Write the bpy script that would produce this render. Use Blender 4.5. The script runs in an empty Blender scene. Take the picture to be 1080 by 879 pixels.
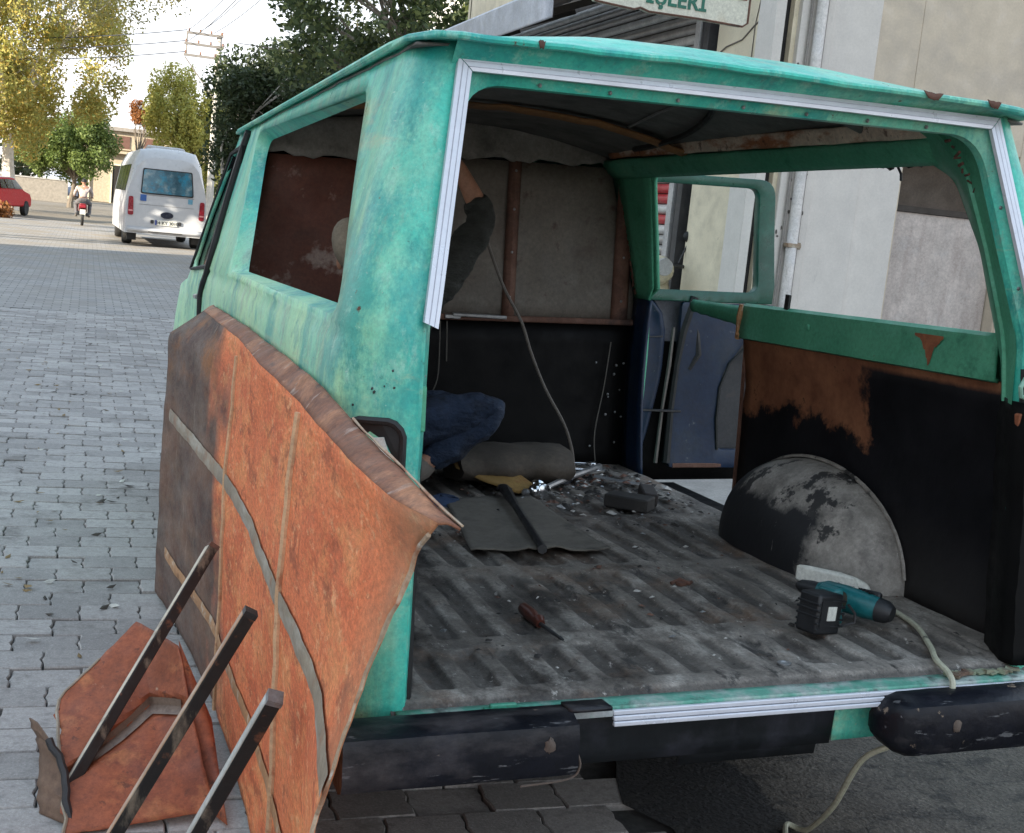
import bpy, bmesh, math, random
import numpy as np
from mathutils import Vector, Matrix, Euler
from mathutils.geometry import delaunay_2d_cdt

S = bpy.context.scene
COL = S.collection
R_ = math.radians
random.seed(7)
RNG = np.random.default_rng(7)

# ---------------------------------------------------------------- frames
# van frame: X right, Y forward, Z up, origin on the ground under the rear sill.  The van stands
# slightly rolled and nose-down on its springs, MV carries it to the world (Z up, ground at 0).
RM = Matrix(((0.99921403, 0.00048933, -0.03963696), (0.00048933, 0.99969535, 0.02467710), (0.03963696, -0.02467710, 0.99890938)))
P0 = Vector((0, 0, 0.00924876))
MV = RM.to_4x4() @ Matrix.Translation(-P0)
def vground(x, y):            # height of the ground under a van-frame point
    n = RM[2]
    return P0.z - (n[0]*x + n[1]*y)/n[2]

# ---------------------------------------------------------------- camera
cam = bpy.data.cameras.new('camera')
camo = bpy.data.objects.new('camera', cam); COL.objects.link(camo)
F_PX, CAM_V, YAW, PITCH, ROLL = 1347.2236, Vector((-1.409, -2.4924, 1.5753)), 0.3255, 0.1379, -0.0537
fw = Vector((math.sin(YAW)*math.cos(PITCH), math.cos(YAW)*math.cos(PITCH), -math.sin(PITCH)))
rt = Vector((math.cos(YAW), -math.sin(YAW), 0)); dn = fw.cross(rt)
r2 = rt*math.cos(ROLL) + dn*math.sin(ROLL); d2 = -rt*math.sin(ROLL) + dn*math.cos(ROLL)
CM = Matrix((r2, -d2, -fw)).transposed().to_4x4(); CM.translation = CAM_V
camo.matrix_world = MV @ CM
cam.sensor_width = 36; cam.lens = 36*F_PX/1080
cam.clip_start = 0.05; cam.clip_end = 3000
S.camera = camo

# ---------------------------------------------------------------- light
SUN_EL, SUN_AZ = R_(19), R_(243)        # azimuth clockwise from +Y: the sun stands left and a little behind
w = bpy.data.worlds.new('World'); S.world = w; w.use_nodes = True
wn = w.node_tree.nodes; wl = w.node_tree.links; wn.clear()
sky = wn.new('ShaderNodeTexSky'); sky.sky_type = 'NISHITA'; sky.sun_disc = False
sky.sun_elevation = SUN_EL; sky.sun_rotation = SUN_AZ; sky.air_density = 1.0; sky.dust_density = 0.0; sky.ozone_density = 2.5
bg = wn.new('ShaderNodeBackground'); bg.inputs[1].default_value = 0.15
out = wn.new('ShaderNodeOutputWorld')
tc = wn.new('ShaderNodeTexCoord'); mp = wn.new('ShaderNodeMapping'); mp.inputs['Scale'].default_value = (3, 3, 9)
nz = wn.new('ShaderNodeTexNoise'); nz.inputs['Scale'].default_value = 1.6; nz.inputs['Detail'].default_value = 7
mr = wn.new('ShaderNodeMapRange'); mr.inputs[1].default_value = 0.55; mr.inputs[2].default_value = 0.72
mx = wn.new('ShaderNodeMix'); mx.data_type = 'RGBA'; mx.inputs[7].default_value = (3.5, 3.65, 3.8, 1)
mu = wn.new('ShaderNodeMath'); mu.operation = 'MULTIPLY'; mu.inputs[1].default_value = 0.75
wl.new(tc.outputs['Generated'], mp.inputs[0]); wl.new(mp.outputs[0], nz.inputs['Vector']); wl.new(nz.outputs[0], mr.inputs[0])
wl.new(mr.outputs[0], mu.inputs[0]); wl.new(mu.outputs[0], mx.inputs[0])
def vm(op, a, b):
    n = wn.new('ShaderNodeVectorMath'); n.operation = op; wl.new(a, n.inputs[0])
    if isinstance(b, tuple): n.inputs[1].default_value = b
    else: wl.new(b, n.inputs[1])
    return n.outputs[0]
c_ = sky.outputs[0]                       # soft shoulder over the whole sky, then a clear autumn blue
c_ = vm('DIVIDE', vm('MULTIPLY', c_, (4.5*.92, 4.5*.89, 4.5*.92)), vm('ADD', vm('MULTIPLY', c_, (1.2, 1.2, 1.2)), (1, 1, 1)))
wl.new(c_, mx.inputs[6]); wl.new(mx.outputs[2], bg.inputs[0]); wl.new(bg.outputs[0], out.inputs[0])
sl = bpy.data.lights.new('sun', 'SUN'); sl.energy = 3.4; sl.angle = R_(0.5); sl.color = (1, 0.90, 0.74)
so = bpy.data.objects.new('sun', sl); COL.objects.link(so)
sd = Vector((math.sin(SUN_AZ)*math.cos(SUN_EL), math.cos(SUN_AZ)*math.cos(SUN_EL), math.sin(SUN_EL)))
so.rotation_euler = sd.to_track_quat('Z', 'Y').to_euler(); so.location = (0, 0, 30)
vs = S.view_settings; vs.view_transform = 'Standard'; vs.look = 'None'; vs.gamma = 1; vs.exposure = 1.97
S.cycles.max_bounces = 8; S.cycles.transparent_max_bounces = 12

# ---------------------------------------------------------------- materials
class NT:
    def __init__(s, name):
        s.m = bpy.data.materials.new(name); s.m.use_nodes = True
        s.t = s.m.node_tree; s.n = s.t.nodes; s.b = s.n['Principled BSDF']
        s.tc = s.n.new('ShaderNodeTexCoord'); s.world = False
    def link(s, a, b): s.t.links.new(a, b)
    def inp(s, sock, v):
        if hasattr(v, 'is_output') or isinstance(v, bpy.types.NodeSocket): s.link(v, sock)
        elif isinstance(v, (tuple, list)) and len(v) == 3 and sock.type == 'RGBA': sock.default_value = (*v, 1)
        else: sock.default_value = v
    def coord(s, scale=(1, 1, 1), rot=(0, 0, 0), kind='Object'):
        mp = s.n.new('ShaderNodeMapping'); mp.inputs['Scale'].default_value = scale; mp.inputs['Rotation'].default_value = rot
        s.link(s.tc.outputs[kind], mp.inputs[0]); return mp.outputs[0]
    def wpos(s, stretch):
        g = s.n.new('ShaderNodeNewGeometry'); mp = s.n.new('ShaderNodeMapping'); mp.inputs['Scale'].default_value = stretch; s.link(g.outputs['Position'], mp.inputs[0]); return mp.outputs[0]
    def noise(s, scale=5, detail=6, stretch=(1, 1, 1), rough=.55, dist=0, kind='Object'):
        n = s.n.new('ShaderNodeTexNoise'); n.inputs['Scale'].default_value = scale; n.inputs['Detail'].default_value = detail
        n.inputs['Roughness'].default_value = rough; n.inputs['Distortion'].default_value = dist
        s.link(s.wpos(stretch) if s.world else s.coord(stretch, kind=kind), n.inputs['Vector']); return n.outputs[0]
    def rng(s, v, a, b, c=0., d=1., smooth=False):
        n = s.n.new('ShaderNodeMapRange'); n.interpolation_type = 'SMOOTHSTEP' if smooth else 'LINEAR'
        s.inp(n.inputs[0], v); n.inputs[1].default_value = a; n.inputs[2].default_value = b; n.inputs[3].default_value = c; n.inputs[4].default_value = d
        return n.outputs[0]
    def math(s, op, a, b=0., cl=False):
        n = s.n.new('ShaderNodeMath'); n.operation = op; n.use_clamp = cl; s.inp(n.inputs[0], a); s.inp(n.inputs[1], b); return n.outputs[0]
    def mix(s, f, a, b, mode='MIX'):
        n = s.n.new('ShaderNodeMix'); n.data_type = 'RGBA'; n.blend_type = mode
        s.inp(n.inputs[0], f); s.inp(n.inputs[6], a); s.inp(n.inputs[7], b); return n.outputs[2]
    def xyz(s, kind='Object'):
        n = s.n.new('ShaderNodeSeparateXYZ'); s.link(s.tc.outputs[kind], n.inputs[0]); return n.outputs
    def island(s):
        n = s.n.new('ShaderNodeNewGeometry'); return n.outputs['Random Per Island']
    def objrand(s):
        n = s.n.new('ShaderNodeObjectInfo'); return n.outputs['Random']
    def bump(s, h, strength=.3, dist=.01):
        n = s.n.new('ShaderNodeBump'); n.inputs['Strength'].default_value = strength; n.inputs['Distance'].default_value = dist
        s.inp(n.inputs['Height'], h); s.link(n.outputs[0], s.b.inputs['Normal'])
    def grit(s, c, amt=.28, scale=55, stretch=(1, 1, 1)):
        n = s.noise(scale, 9, stretch, .82); f = s.rng(n, .36, .64, 1-amt, 1+amt)
        g = s.n.new('ShaderNodeVectorMath'); g.operation = 'SCALE'; s.inp(g.inputs[0], c); s.inp(g.inputs['Scale'], f); return g.outputs[0]
    def spots(s, c, col, scale, lo, hi, st=1., stretch=(1, 1, 1), rough=.75):
        return s.mix(s.math('MULTIPLY', s.rng(s.noise(scale, 9, stretch, rough), lo, hi), st, True), c, col)
    def done(s, col, rough=.6, metal=0., spec=.5):
        s.inp(s.b.inputs['Base Color'], col); s.inp(s.b.inputs['Roughness'], rough); s.inp(s.b.inputs['Metallic'], metal)
        s.b.inputs['Specular IOR Level'].default_value = spec
        return s.m

MATS = {}
def mat(name, base, rough=.6, metal=0., var=.18, scale=6, layers=(), bump=.15, bscale=40, bdist=.004, spec=.5, stretch=(1, 1, 1), rvar=.12, grit=.22):
    """layers: (colour, noise scale, lo, hi, strength, stretch)"""
    if name in MATS: return MATS[name]
    t = NT(name)
    n = t.noise(scale, 6, stretch)
    d = tuple(c*(1-var) for c in base); l = tuple(min(1, c*(1+var)) for c in base)
    c = t.mix(t.rng(n, .3, .7), d, l)
    for L in layers:
        col, sc, lo, hi, st = L[:5]; sx = L[5] if len(L) > 5 else (1, 1, 1)
        f = t.math('MULTIPLY', t.rng(t.noise(sc, 8, sx, .62), lo, hi), st, True)
        c = t.mix(f, c, col)
    if grit: c = t.grit(c, grit)
    r = t.rng(t.noise(scale*2.3, 5, stretch), .3, .7, max(.05, rough-rvar), min(1, rough+rvar))
    if bump: t.bump(t.noise(bscale, 5, stretch), bump, bdist)
    MATS[name] = t.done(c, r, metal, spec); return t.m

def glass(name, tint=(.9, .95, .95), rough=.02):
    t = NT(name); t.b.inputs['Transmission Weight'].default_value = 1; t.b.inputs['IOR'].default_value = 1.03
    MATS[name] = t.done(tint, rough); return t.m

def make_paint():
    t = NT('sea_green_van_paint')
    o = t.xyz()
    c = t.mix(t.rng(t.noise(2.6, 8, (1, 1, .6), .62), .36, .64), (.034, .42, .325), (.088, .61, .455))
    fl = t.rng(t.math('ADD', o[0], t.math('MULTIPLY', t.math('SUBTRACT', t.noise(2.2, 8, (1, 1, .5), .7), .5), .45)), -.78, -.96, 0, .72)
    c = t.mix(fl, c, (.56, .79, .41))                                     # flank paler: chalky fading, with the side light painted in
    c = t.spots(c, (.34, .64, .44), 1.9, .46, .60, .6, (1, 1, .7))
    c = t.spots(c, (.022, .33, .30), 3.4, .50, .60, .75, (1.2, 1, .55))   # deeper turquoise rubs
    c = t.spots(c, (.016, .25, .225), 8, .55, .64, .7, (1, 1, .6))
    c = t.spots(c, (.38, .66, .52), 14, .56, .66, .55, (1, 1, .5))
    c = t.spots(c, (.50, .52, .31), 2.4, .57, .66, .6, (1, .25, 2.2))      # cream primer along the belt
    c = t.spots(c, (.52, .66, .56), 50, .62, .68, .7, (1, .2, 1), .8); c = t.spots(c, (.02, .17, .15), 60, .64, .68, .7, (.25, 1, 1), .8); c = t.spots(c, (.40, .44, .36), 34, .665, .685, .9)     # scratches
    c = t.spots(c, (.10, .16, .10), 9, .58, .70, .45, (3, 3, .16))         # drip streaks
    c = t.spots(c, (.03, .12, .10), 48, .63, .68, .6)
    c = t.spots(c, (.12, .05, .028), 22, .645, .68, 1); c = t.spots(c, (.26, .34, .27), 5, .57, .64, .5, (1, 1, .6))                     # rust spots
    c = t.grit(c, .16, 90)
    r = t.rng(t.noise(9, 8, (1, 1, 1), .7), .3, .7, .24, .58)
    h = t.math('ADD', t.noise(2.2, 3), t.math('MULTIPLY', t.noise(60, 6, (1, 1, 1), .7), .08))
    t.bump(h, .35, .03)
    MATS['paint'] = t.done(c, r, 0, .5); return t.m
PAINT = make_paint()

def make_innergreen():
    t = NT('inner_green_paint')
    c = t.mix(t.rng(t.noise(4, 7), .3, .7), (.055, .29, .17), (.095, .39, .235))
    c = t.mix(t.math('MULTIPLY', t.rng(t.noise(7, 9, (1, .4, 1), .7), .5, .7), .6), c, (.13, .45, .31)); c = t.spots(c, (.03, .17, .10), 9, .56, .66, .6); c = t.grit(c, .2, 70)
    c = t.mix(t.rng(t.noise(16, 9, (1, 1, 1), .75), .66, .72), c, (.14, .06, .03))
    t.bump(t.noise(50, 5), .15, .004)
    MATS['green_in'] = t.done(c, t.rng(t.noise(9), .3, .7, .4, .7)); return t.m
GREEN_IN = make_innergreen()

def make_rustpanel():
    t = NT('rusty_sheet_paint'); o = t.xyz()
    k = (1, .45, 1)
    c = t.mix(t.rng(t.noise(4, 9, k, .7), .38, .62), (.64, .155, .066), (.82, .245, .100))
    c = t.spots(c, (.82, .33, .13), 7, .49, .60, .75, k)
    c = t.spots(c, (.30, .085, .045), 10, .54, .62, .65, k)
    c = t.spots(c, (.88, .45, .22), 30, .56, .64, .7, k)
    c = t.spots(c, (.26, .07, .035), 42, .62, .67, .5, k)
    c = t.spots(c, (.70, .36, .20), 75, .60, .66, .6, k)
    c = t.spots(c, (.72, .53, .38), 22, .68, .71, .7, (1, .45, .16))       # pale scratches
    c = t.spots(c, (.18, .06, .03), 16, .64, .68, .6, (1, 1, .12))
    c = t.grit(c, .30, 100, k)
    # grey primer left on the far end: a shape of its own along the sheet
    y = t.math('ADD', o[1], t.math('MULTIPLY', t.math('SUBTRACT', t.noise(3, 6), .5), .9))
    zz = t.math('SUBTRACT', 1.20, o[2])
    g = t.math('MULTIPLY', t.rng(t.math('ADD', y, t.math('MULTIPLY', zz, .22)), .62, .86), .92)
    grey = t.mix(t.rng(t.noise(8, 8, (1, .45, 1), .7), .38, .66), (.055, .054, .050), (.145, .138, .122))
    up = t.rng(o[2], .86, 1.06, .25, 1); grey = t.mix(t.math('MULTIPLY', t.rng(t.noise(4, 9, (1, .5, 1), .75), .44, .60), up), grey, (.27, .13, .06)); grey = t.spots(grey, (.30, .27, .21), 22, .60, .68, .6, (1, 1, .15)); grey = t.grit(grey, .3, 70)
    c = t.mix(g, c, grey)
    # grey metal near the torn end
    y2 = t.math('ADD', o[1], t.math('MULTIPLY', t.math('SUBTRACT', t.noise(6, 7), .5), .4))
    c = t.mix(t.math('MULTIPLY', t.rng(y2, -1.40, -1.62), .6), c, (.35, .22, .12))
    h = t.math('ADD', t.math('MULTIPLY', t.noise(2.5, 4, (1, 1, .6)), .5), t.math('MULTIPLY', t.noise(70, 8, (1, 1, 1), .8), .3))
    t.bump(h, .35, .03)
    MATS['rustpanel'] = t.done(c, t.rng(t.noise(12), .3, .7, .72, .95), 0., .25); return t.m
RUSTP = make_rustpanel()

RUST = mat('brown_rust', (.26, .085, .038), .75, layers=(((.40, .15, .06), 12, .52, .7, .7), ((.09, .04, .025), 7, .55, .7, .8), ((.5, .4, .3), 35, .68, .73, .6)), bump=.35)
RUSTD = mat('dark_rust', (.11, .052, .035), .8, layers=(((.22, .12, .085), 9, .5, .7, .7, (1, .15, 1)), ((.03, .02, .018), 8, .55, .7, .8)), bump=.35)
RUSTLINE = mat('pale_rust_edge', (.42, .22, .10), .7, layers=(((.55, .48, .38), 20, .55, .65, .8), ((.2, .08, .03), 15, .55, .68, .8)), bump=.3)
STRIP = mat('worn_steel_strip', (.30, .24, .17), .5, .1, layers=(((.44, .40, .33), 14, .5, .62, .8, (1, .2, 1)), ((.30, .12, .05), 10, .55, .7, .9)), bump=.3)
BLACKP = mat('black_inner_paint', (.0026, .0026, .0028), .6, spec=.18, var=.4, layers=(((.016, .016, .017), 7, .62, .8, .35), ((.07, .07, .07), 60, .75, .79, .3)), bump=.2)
BUMPER = mat('black_bumper_paint', (.0040, .0046, .0085), .42, spec=.3, var=.4, layers=(((.045, .045, .055), 8, .58, .75, .6, (.5, 1, 1)), ((.24, .18, .13), 16, .645, .675, .85), ((.17, .17, .175), 40, .63, .66, .6, (.2, 1, 1)), ((.12, .11, .11), 5, .56, .70, .5, (.4, 1, 1))), bump=.4)
TRIM = mat('brushed_trim', (.66, .67, .72), .35, .25, grit=.04, var=.06, layers=(((.3, .3, .33), 40, .68, .75, .4),), bump=.08)
TRIMLINE = mat('trim_groove', (.50, .51, .56), .5, .2)
RUBBER = mat('black_rubber', (.012, .012, .012), .6, var=.3)
TYRE = mat('tyre_rubber', (.02, .02, .02), .8, layers=(((.10, .09, .08), 8, .55, .75, .5),))
STEEL = mat('dull_steel', (.32, .32, .32), .4, .7, layers=(((.15, .10, .07), 12, .58, .7, .6),))
CHROME = mat('chrome_tool', (.75, .76, .78), .16, 1., var=.05)
DARKSTEEL = mat('dark_steel', (.05, .05, .052), .45, .6)
TUBEM = mat('black_square_tube', (.020, .019, .018), .5, .2, layers=(((.36, .30, .22), 9, .56, .66, .75, (1, 1, .3)), ((.25, .10, .05), 14, .60, .7, .8)), bump=.25)
WHITEPL = mat('aged_white_plastic', (.66, .66, .60), .4, var=.06, layers=(((.3, .28, .22), 12, .6, .75, .5),))
INRUST = mat('red_brown_panel', (.12, .040, .025), .7, layers=(((.14, .055, .035), 3, .5, .7, .8), ((.34, .26, .22), 4, .56, .62, .8), ((.03, .015, .012), 6, .5, .7, .6)), bump=.25)
INGREY = mat('grey_inner_panel', (.135, .118, .098), .7, layers=(((.075, .05, .04), 3.5, .5, .7, .8), ((.2, .19, .17), 5, .55, .72, .5), ((.06, .03, .022), 12, .6, .7, .7)), bump=.2)
LINER = mat('grey_headliner', (.27, .255, .235), .9, layers=(((.06, .055, .05), 5, .5, .7, .7), ((.26, .25, .23), 9, .6, .72, .5)), bump=.4)
CEIL = mat('dark_ceiling_sheet', (.14, .135, .125), .7, layers=(((.03, .03, .03), 4, .5, .68, .8), ((.17, .17, .16), 11, .62, .72, .6)), bump=.2)
WOODRIB = mat('brown_roof_rib', (.27, .125, .045), .7, layers=(((.09, .05, .03), 7, .5, .68, .8, (.3, 1, 1)),), bump=.2)
RAILRUST = mat('flaking_rail', (.66, .54, .42), .7, layers=(((.36, .13, .05), 11, .46, .56, .95, (1, .35, 1)), ((.09, .04, .025), 24, .58, .66, .8)), bump=.5)
BLUEP = mat('dark_blue_paint', (.002, .015, .045), .45, layers=(((.008, .026, .055), 5, .5, .7, .7), ((.16, .17, .18), 16, .64, .71, .7), ((.012, .02, .035), 5, .55, .7, .7)), bump=.2)
BLUEGREY = mat('grey_door_card', (.045, .044, .046), .6, layers=(((.12, .075, .05), 6, .58, .7, .6),))
DOORGREEN = mat('dark_green_door_frame', (.010, .075, .050), .35, layers=(((.02, .12, .085), 7, .55, .7, .6),), bump=.08)
GLASS = glass('clear_glass'); 
DGLASS = mat('dark_window_glass', (.012, .015, .016), .06, var=.1, bump=0, spec=.6)

def make_floor():
    t = NT('worn_van_floor'); o = t.xyz()
    c = t.mix(t.rng(t.noise(4, 9, (1, .5, 1), .72), .38, .62), (.135, .116, .098), (.30, .268, .235))
    c = t.spots(c, (.42, .385, .34), 8, .53, .64, .7, (1, .5, 1))          # dust
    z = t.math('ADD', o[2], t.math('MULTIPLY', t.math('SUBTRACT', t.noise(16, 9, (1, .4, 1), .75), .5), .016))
    c = t.mix(t.math('MULTIPLY', t.rng(z, .599, .592), .66), c, (.034, .029, .026))     # occlusion shade painted into the grooves
    c = t.spots(c, (.034, .027, .023), 3.2, .49, .60, .88, (1, .6, 1))     # oil
    c = t.spots(c, (.022, .020, .020), 14, .57, .64, .85, (1, .35, 1))
    c = t.spots(c, (.18, .11, .07), 2.6, .52, .64, .6)                      # rust bloom
    c = t.spots(c, (.58, .54, .49), 40, .61, .66, .7, (1, .5, 1))
    c = t.spots(c, (.018, .017, .017), 55, .62, .66, .8, (1, .4, 1))
    c = t.grit(c, .34, 90)
    t.bump(t.math('ADD', t.noise(45, 8, (1, .5, 1), .75), t.math('MULTIPLY', t.noise(160, 3), .3)), .7, .007)
    MATS['floor'] = t.done(c, t.rng(t.noise(8, 7), .35, .7, .42, .85)); return t.m
FLOORM = make_floor()

def make_sidepanel():
    t = NT('brown_black_side_panel'); o = t.xyz()
    n = t.math('SUBTRACT', t.noise(2.6, 8, (1, 1, 1), .65), .5)
    n2 = t.math('SUBTRACT', t.noise(9, 8, (1, 1, 1.0), .7), .5)
    yy = t.math('ADD', t.math('ADD', o[1], t.math('MULTIPLY', n, .6)), t.math('MULTIPLY', n2, .35))
    zz = t.math('ADD', t.math('ADD', o[2], t.math('MULTIPLY', n, .35)), t.math('MULTIPLY', n2, .28))
    f1 = t.math('MULTIPLY', t.rng(yy, .87, .93), t.rng(zz, 1.01, 1.05))
    edge = t.rng(t.math('ADD', o[2], t.math('MULTIPLY', n2, .02)), 1.235, 1.25)
    f = t.math('MAXIMUM', f1, edge)
    black = t.mix(t.rng(t.noise(6, 8), .35, .75), (.0028, .0028, .0045), (.011, .011, .014))
    dust = t.math('MULTIPLY', t.rng(t.math('ADD', o[2], t.math('MULTIPLY', n, .25)), .86, .58), .35)
    black = t.mix(dust, black, (.07, .065, .06))
    brown = t.mix(t.rng(t.noise(7, 8, (1, 1, 1), .7), .35, .68), (.14, .052, .028), (.30, .13, .066))
    brown = t.mix(t.rng(t.noise(14, 8, (1, 1, 1), .7), .60, .68), brown, (.02, .012, .01))
    t.bump(t.noise(40, 6), .2, .004)
    MATS['sidepanel'] = t.done(t.mix(f, black, brown), t.rng(f, 0, 1, .6, .75), 0, .2); return t.m
SIDEP = make_sidepanel()

def make_arch():
    t = NT('worn_wheel_arch'); o = t.xyz()
    n = t.math('SUBTRACT', t.noise(4.2, 9, (1, 1, 1), .68), .5)
    c = t.mix(t.rng(t.noise(13, 8), .3, .7), (.20, .185, .165), (.40, .37, .335))
    c = t.mix(t.math('MULTIPLY', t.rng(t.noise(7, 9, (1, 1, 1), .7), .52, .64), .6), c, (.10, .092, .085))
    yb = t.math('ADD', o[1], t.math('MULTIPLY', n, .35))
    zb = t.math('ADD', o[2], t.math('MULTIPLY', n, .22))
    k = t.math('MULTIPLY', t.rng(yb, .76, .82), t.rng(zb, .80, .765))
    k2 = t.math('MULTIPLY', t.rng(yb, 1.28, 1.36), t.rng(zb, .90, .86))
    blot = t.math('MULTIPLY', t.rng(t.noise(5.0, 9, (1, 1, 1), .7), .54, .57), .92)
    k = t.math('MAXIMUM', t.math('MAXIMUM', k, k2), blot)
    c = t.spots(c, (.5, .47, .43), 30, .60, .66, .6); c = t.grit(c, .25, 70)
    c = t.mix(k, c, (.010, .0105, .013))
    c = t.mix(t.rng(t.noise(60, 6, (1, 1, .12)), .68, .74), c, (.4, .38, .36))
    t.bump(t.noise(35, 6), .25, .005)
    MATS['arch'] = t.done(c, .6); return t.m
ARCHM = make_arch()

def make_paver():
    t = NT('grey_paver'); t.world = True
    r = t.math('FRACT', t.math('ADD', t.island(), t.math('MULTIPLY', t.objrand(), 3.7)))
    c = t.mix(r, (.240, .220, .203), (.385, .355, .328))
    c = t.mix(t.math('MULTIPLY', t.rng(t.noise(30, 8, kind='Object'), .5, .72), .6), c, (.16, .15, .14))
    c = t.mix(t.math('MULTIPLY', t.rng(t.noise(160, 3), .58, .70), .55), c, (.46, .44, .42))
    c = t.mix(t.math('MULTIPLY', t.rng(t.noise(11, 8, (1, 1, 1), .7), .60, .72), .6), c, (.16, .145, .125))
    c = t.spots(c, (.13, .115, .10), 3, .54, .64, .65); c = t.spots(c, (.46, .43, .39), .9, .52, .64, .45); c = t.spots(c, (.09, .08, .072), 1.6, .60, .68, .7); c = t.grit(c, .28, 120)
    t.bump(t.math('ADD', t.noise(110, 5), t.math('MULTIPLY', t.noise(18, 4), .6)), .55, .004)
    MATS['paver'] = t.done(c, .82); return t.m
PAVER = make_paver()

def make_leaf(name, a, b, c=None):
    t = NT(name); r = t.island()
    col = t.mix(r, a, b)
    if c: col = t.mix(t.rng(t.math('FRACT', t.math('MULTIPLY', r, 17.3)), .62, .9), col, c)
    n = t.noise(.9, 4)
    col = t.mix(t.rng(n, .4, .65), col, t.mix(.5, col, a))
    t.b.inputs['Transmission Weight'].default_value = 0
    m = t.done(col, .55)
    tr = t.n.new('ShaderNodeBsdfTranslucent'); t.link(col, tr.inputs[0])
    ad = t.n.new('ShaderNodeMixShader'); ad.inputs[0].default_value = .38
    t.link(t.b.outputs[0], ad.inputs[1]); t.link(tr.outputs[0], ad.inputs[2])
    t.link(ad.outputs[0], t.n['Material Output'].inputs[0]); return m

def finish_ground(name, a, b, dark, sc, stain=False):
    t = NT(name)
    c = t.mix(t.rng(t.noise(sc, 9, (1, 1, 1), .65), .3, .7), a, b)
    c = t.mix(t.math('MULTIPLY', t.rng(t.noise(sc*5, 9, (1, 1, 1), .7), .54, .7), .6), c, dark)
    c = t.mix(t.rng(t.noise(120, 4), .66, .72), c, tuple(min(1, x*2.0) for x in b))
    if stain:
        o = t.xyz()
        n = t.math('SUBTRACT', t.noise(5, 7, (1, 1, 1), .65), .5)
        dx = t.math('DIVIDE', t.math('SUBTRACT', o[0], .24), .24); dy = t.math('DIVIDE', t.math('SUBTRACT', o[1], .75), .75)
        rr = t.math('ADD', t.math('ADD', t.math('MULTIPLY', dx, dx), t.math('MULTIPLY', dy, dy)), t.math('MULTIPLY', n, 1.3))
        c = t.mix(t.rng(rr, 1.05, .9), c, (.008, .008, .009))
    if stain: c = t.spots(c, (.022, .02, .018), 9, .52, .60, .8, (.6, 1.4, 1)); c = t.grit(c, .35, 60)
    t.bump(t.math('ADD', t.noise(60, 6), t.math('MULTIPLY', t.noise(9, 5), .8)), .9, .02)
    return t.done(c, .85)
STREETM = finish_ground('dusty_street_surface', (.165, .138, .105), (.245, .205, .155), (.12, .10, .08), .5)
APRONM = finish_ground('oily_apron', (.060, .050, .040), (.125, .106, .085), (.03, .026, .022), 5, True)
GROUNDM = finish_ground('dry_earth', (.13, .105, .075), (.20, .16, .115), (.09, .075, .06), .3)
JOINTM = mat('paver_joint_sand', (.085, .080, .075), .95, var=.3, scale=20, bump=.4)
CONCRETE = mat('pale_concrete', (.42, .40, .37), .85, layers=(((.25, .23, .2), 3, .5, .7, .6),), bump=.3)

def make_farpave():
    t = NT('far_pavers'); b = t.n.new('ShaderNodeTexBrick')
    t.link(t.tc.outputs['Object'], b.inputs['Vector']); b.inputs['Scale'].default_value = 1
    b.inputs['Brick Width'].default_value = .215; b.inputs['Row Height'].default_value = .165; b.inputs['Mortar Size'].default_value = .008
    for k, v in ((1, (.24, .226, .215)), (2, (.335, .315, .295)), (3, (.13, .122, .115))): b.inputs[k].default_value = (*v, 1)
    o = t.xyz(); c = t.mix(t.math('MULTIPLY', t.rng(t.noise(.8, 8), .40, .62), t.rng(o[1], 18, 34, .25, .85)), b.outputs[0], (.255, .215, .165))
    return t.done(c, .85)
FARPAVE = make_farpave()

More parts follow.
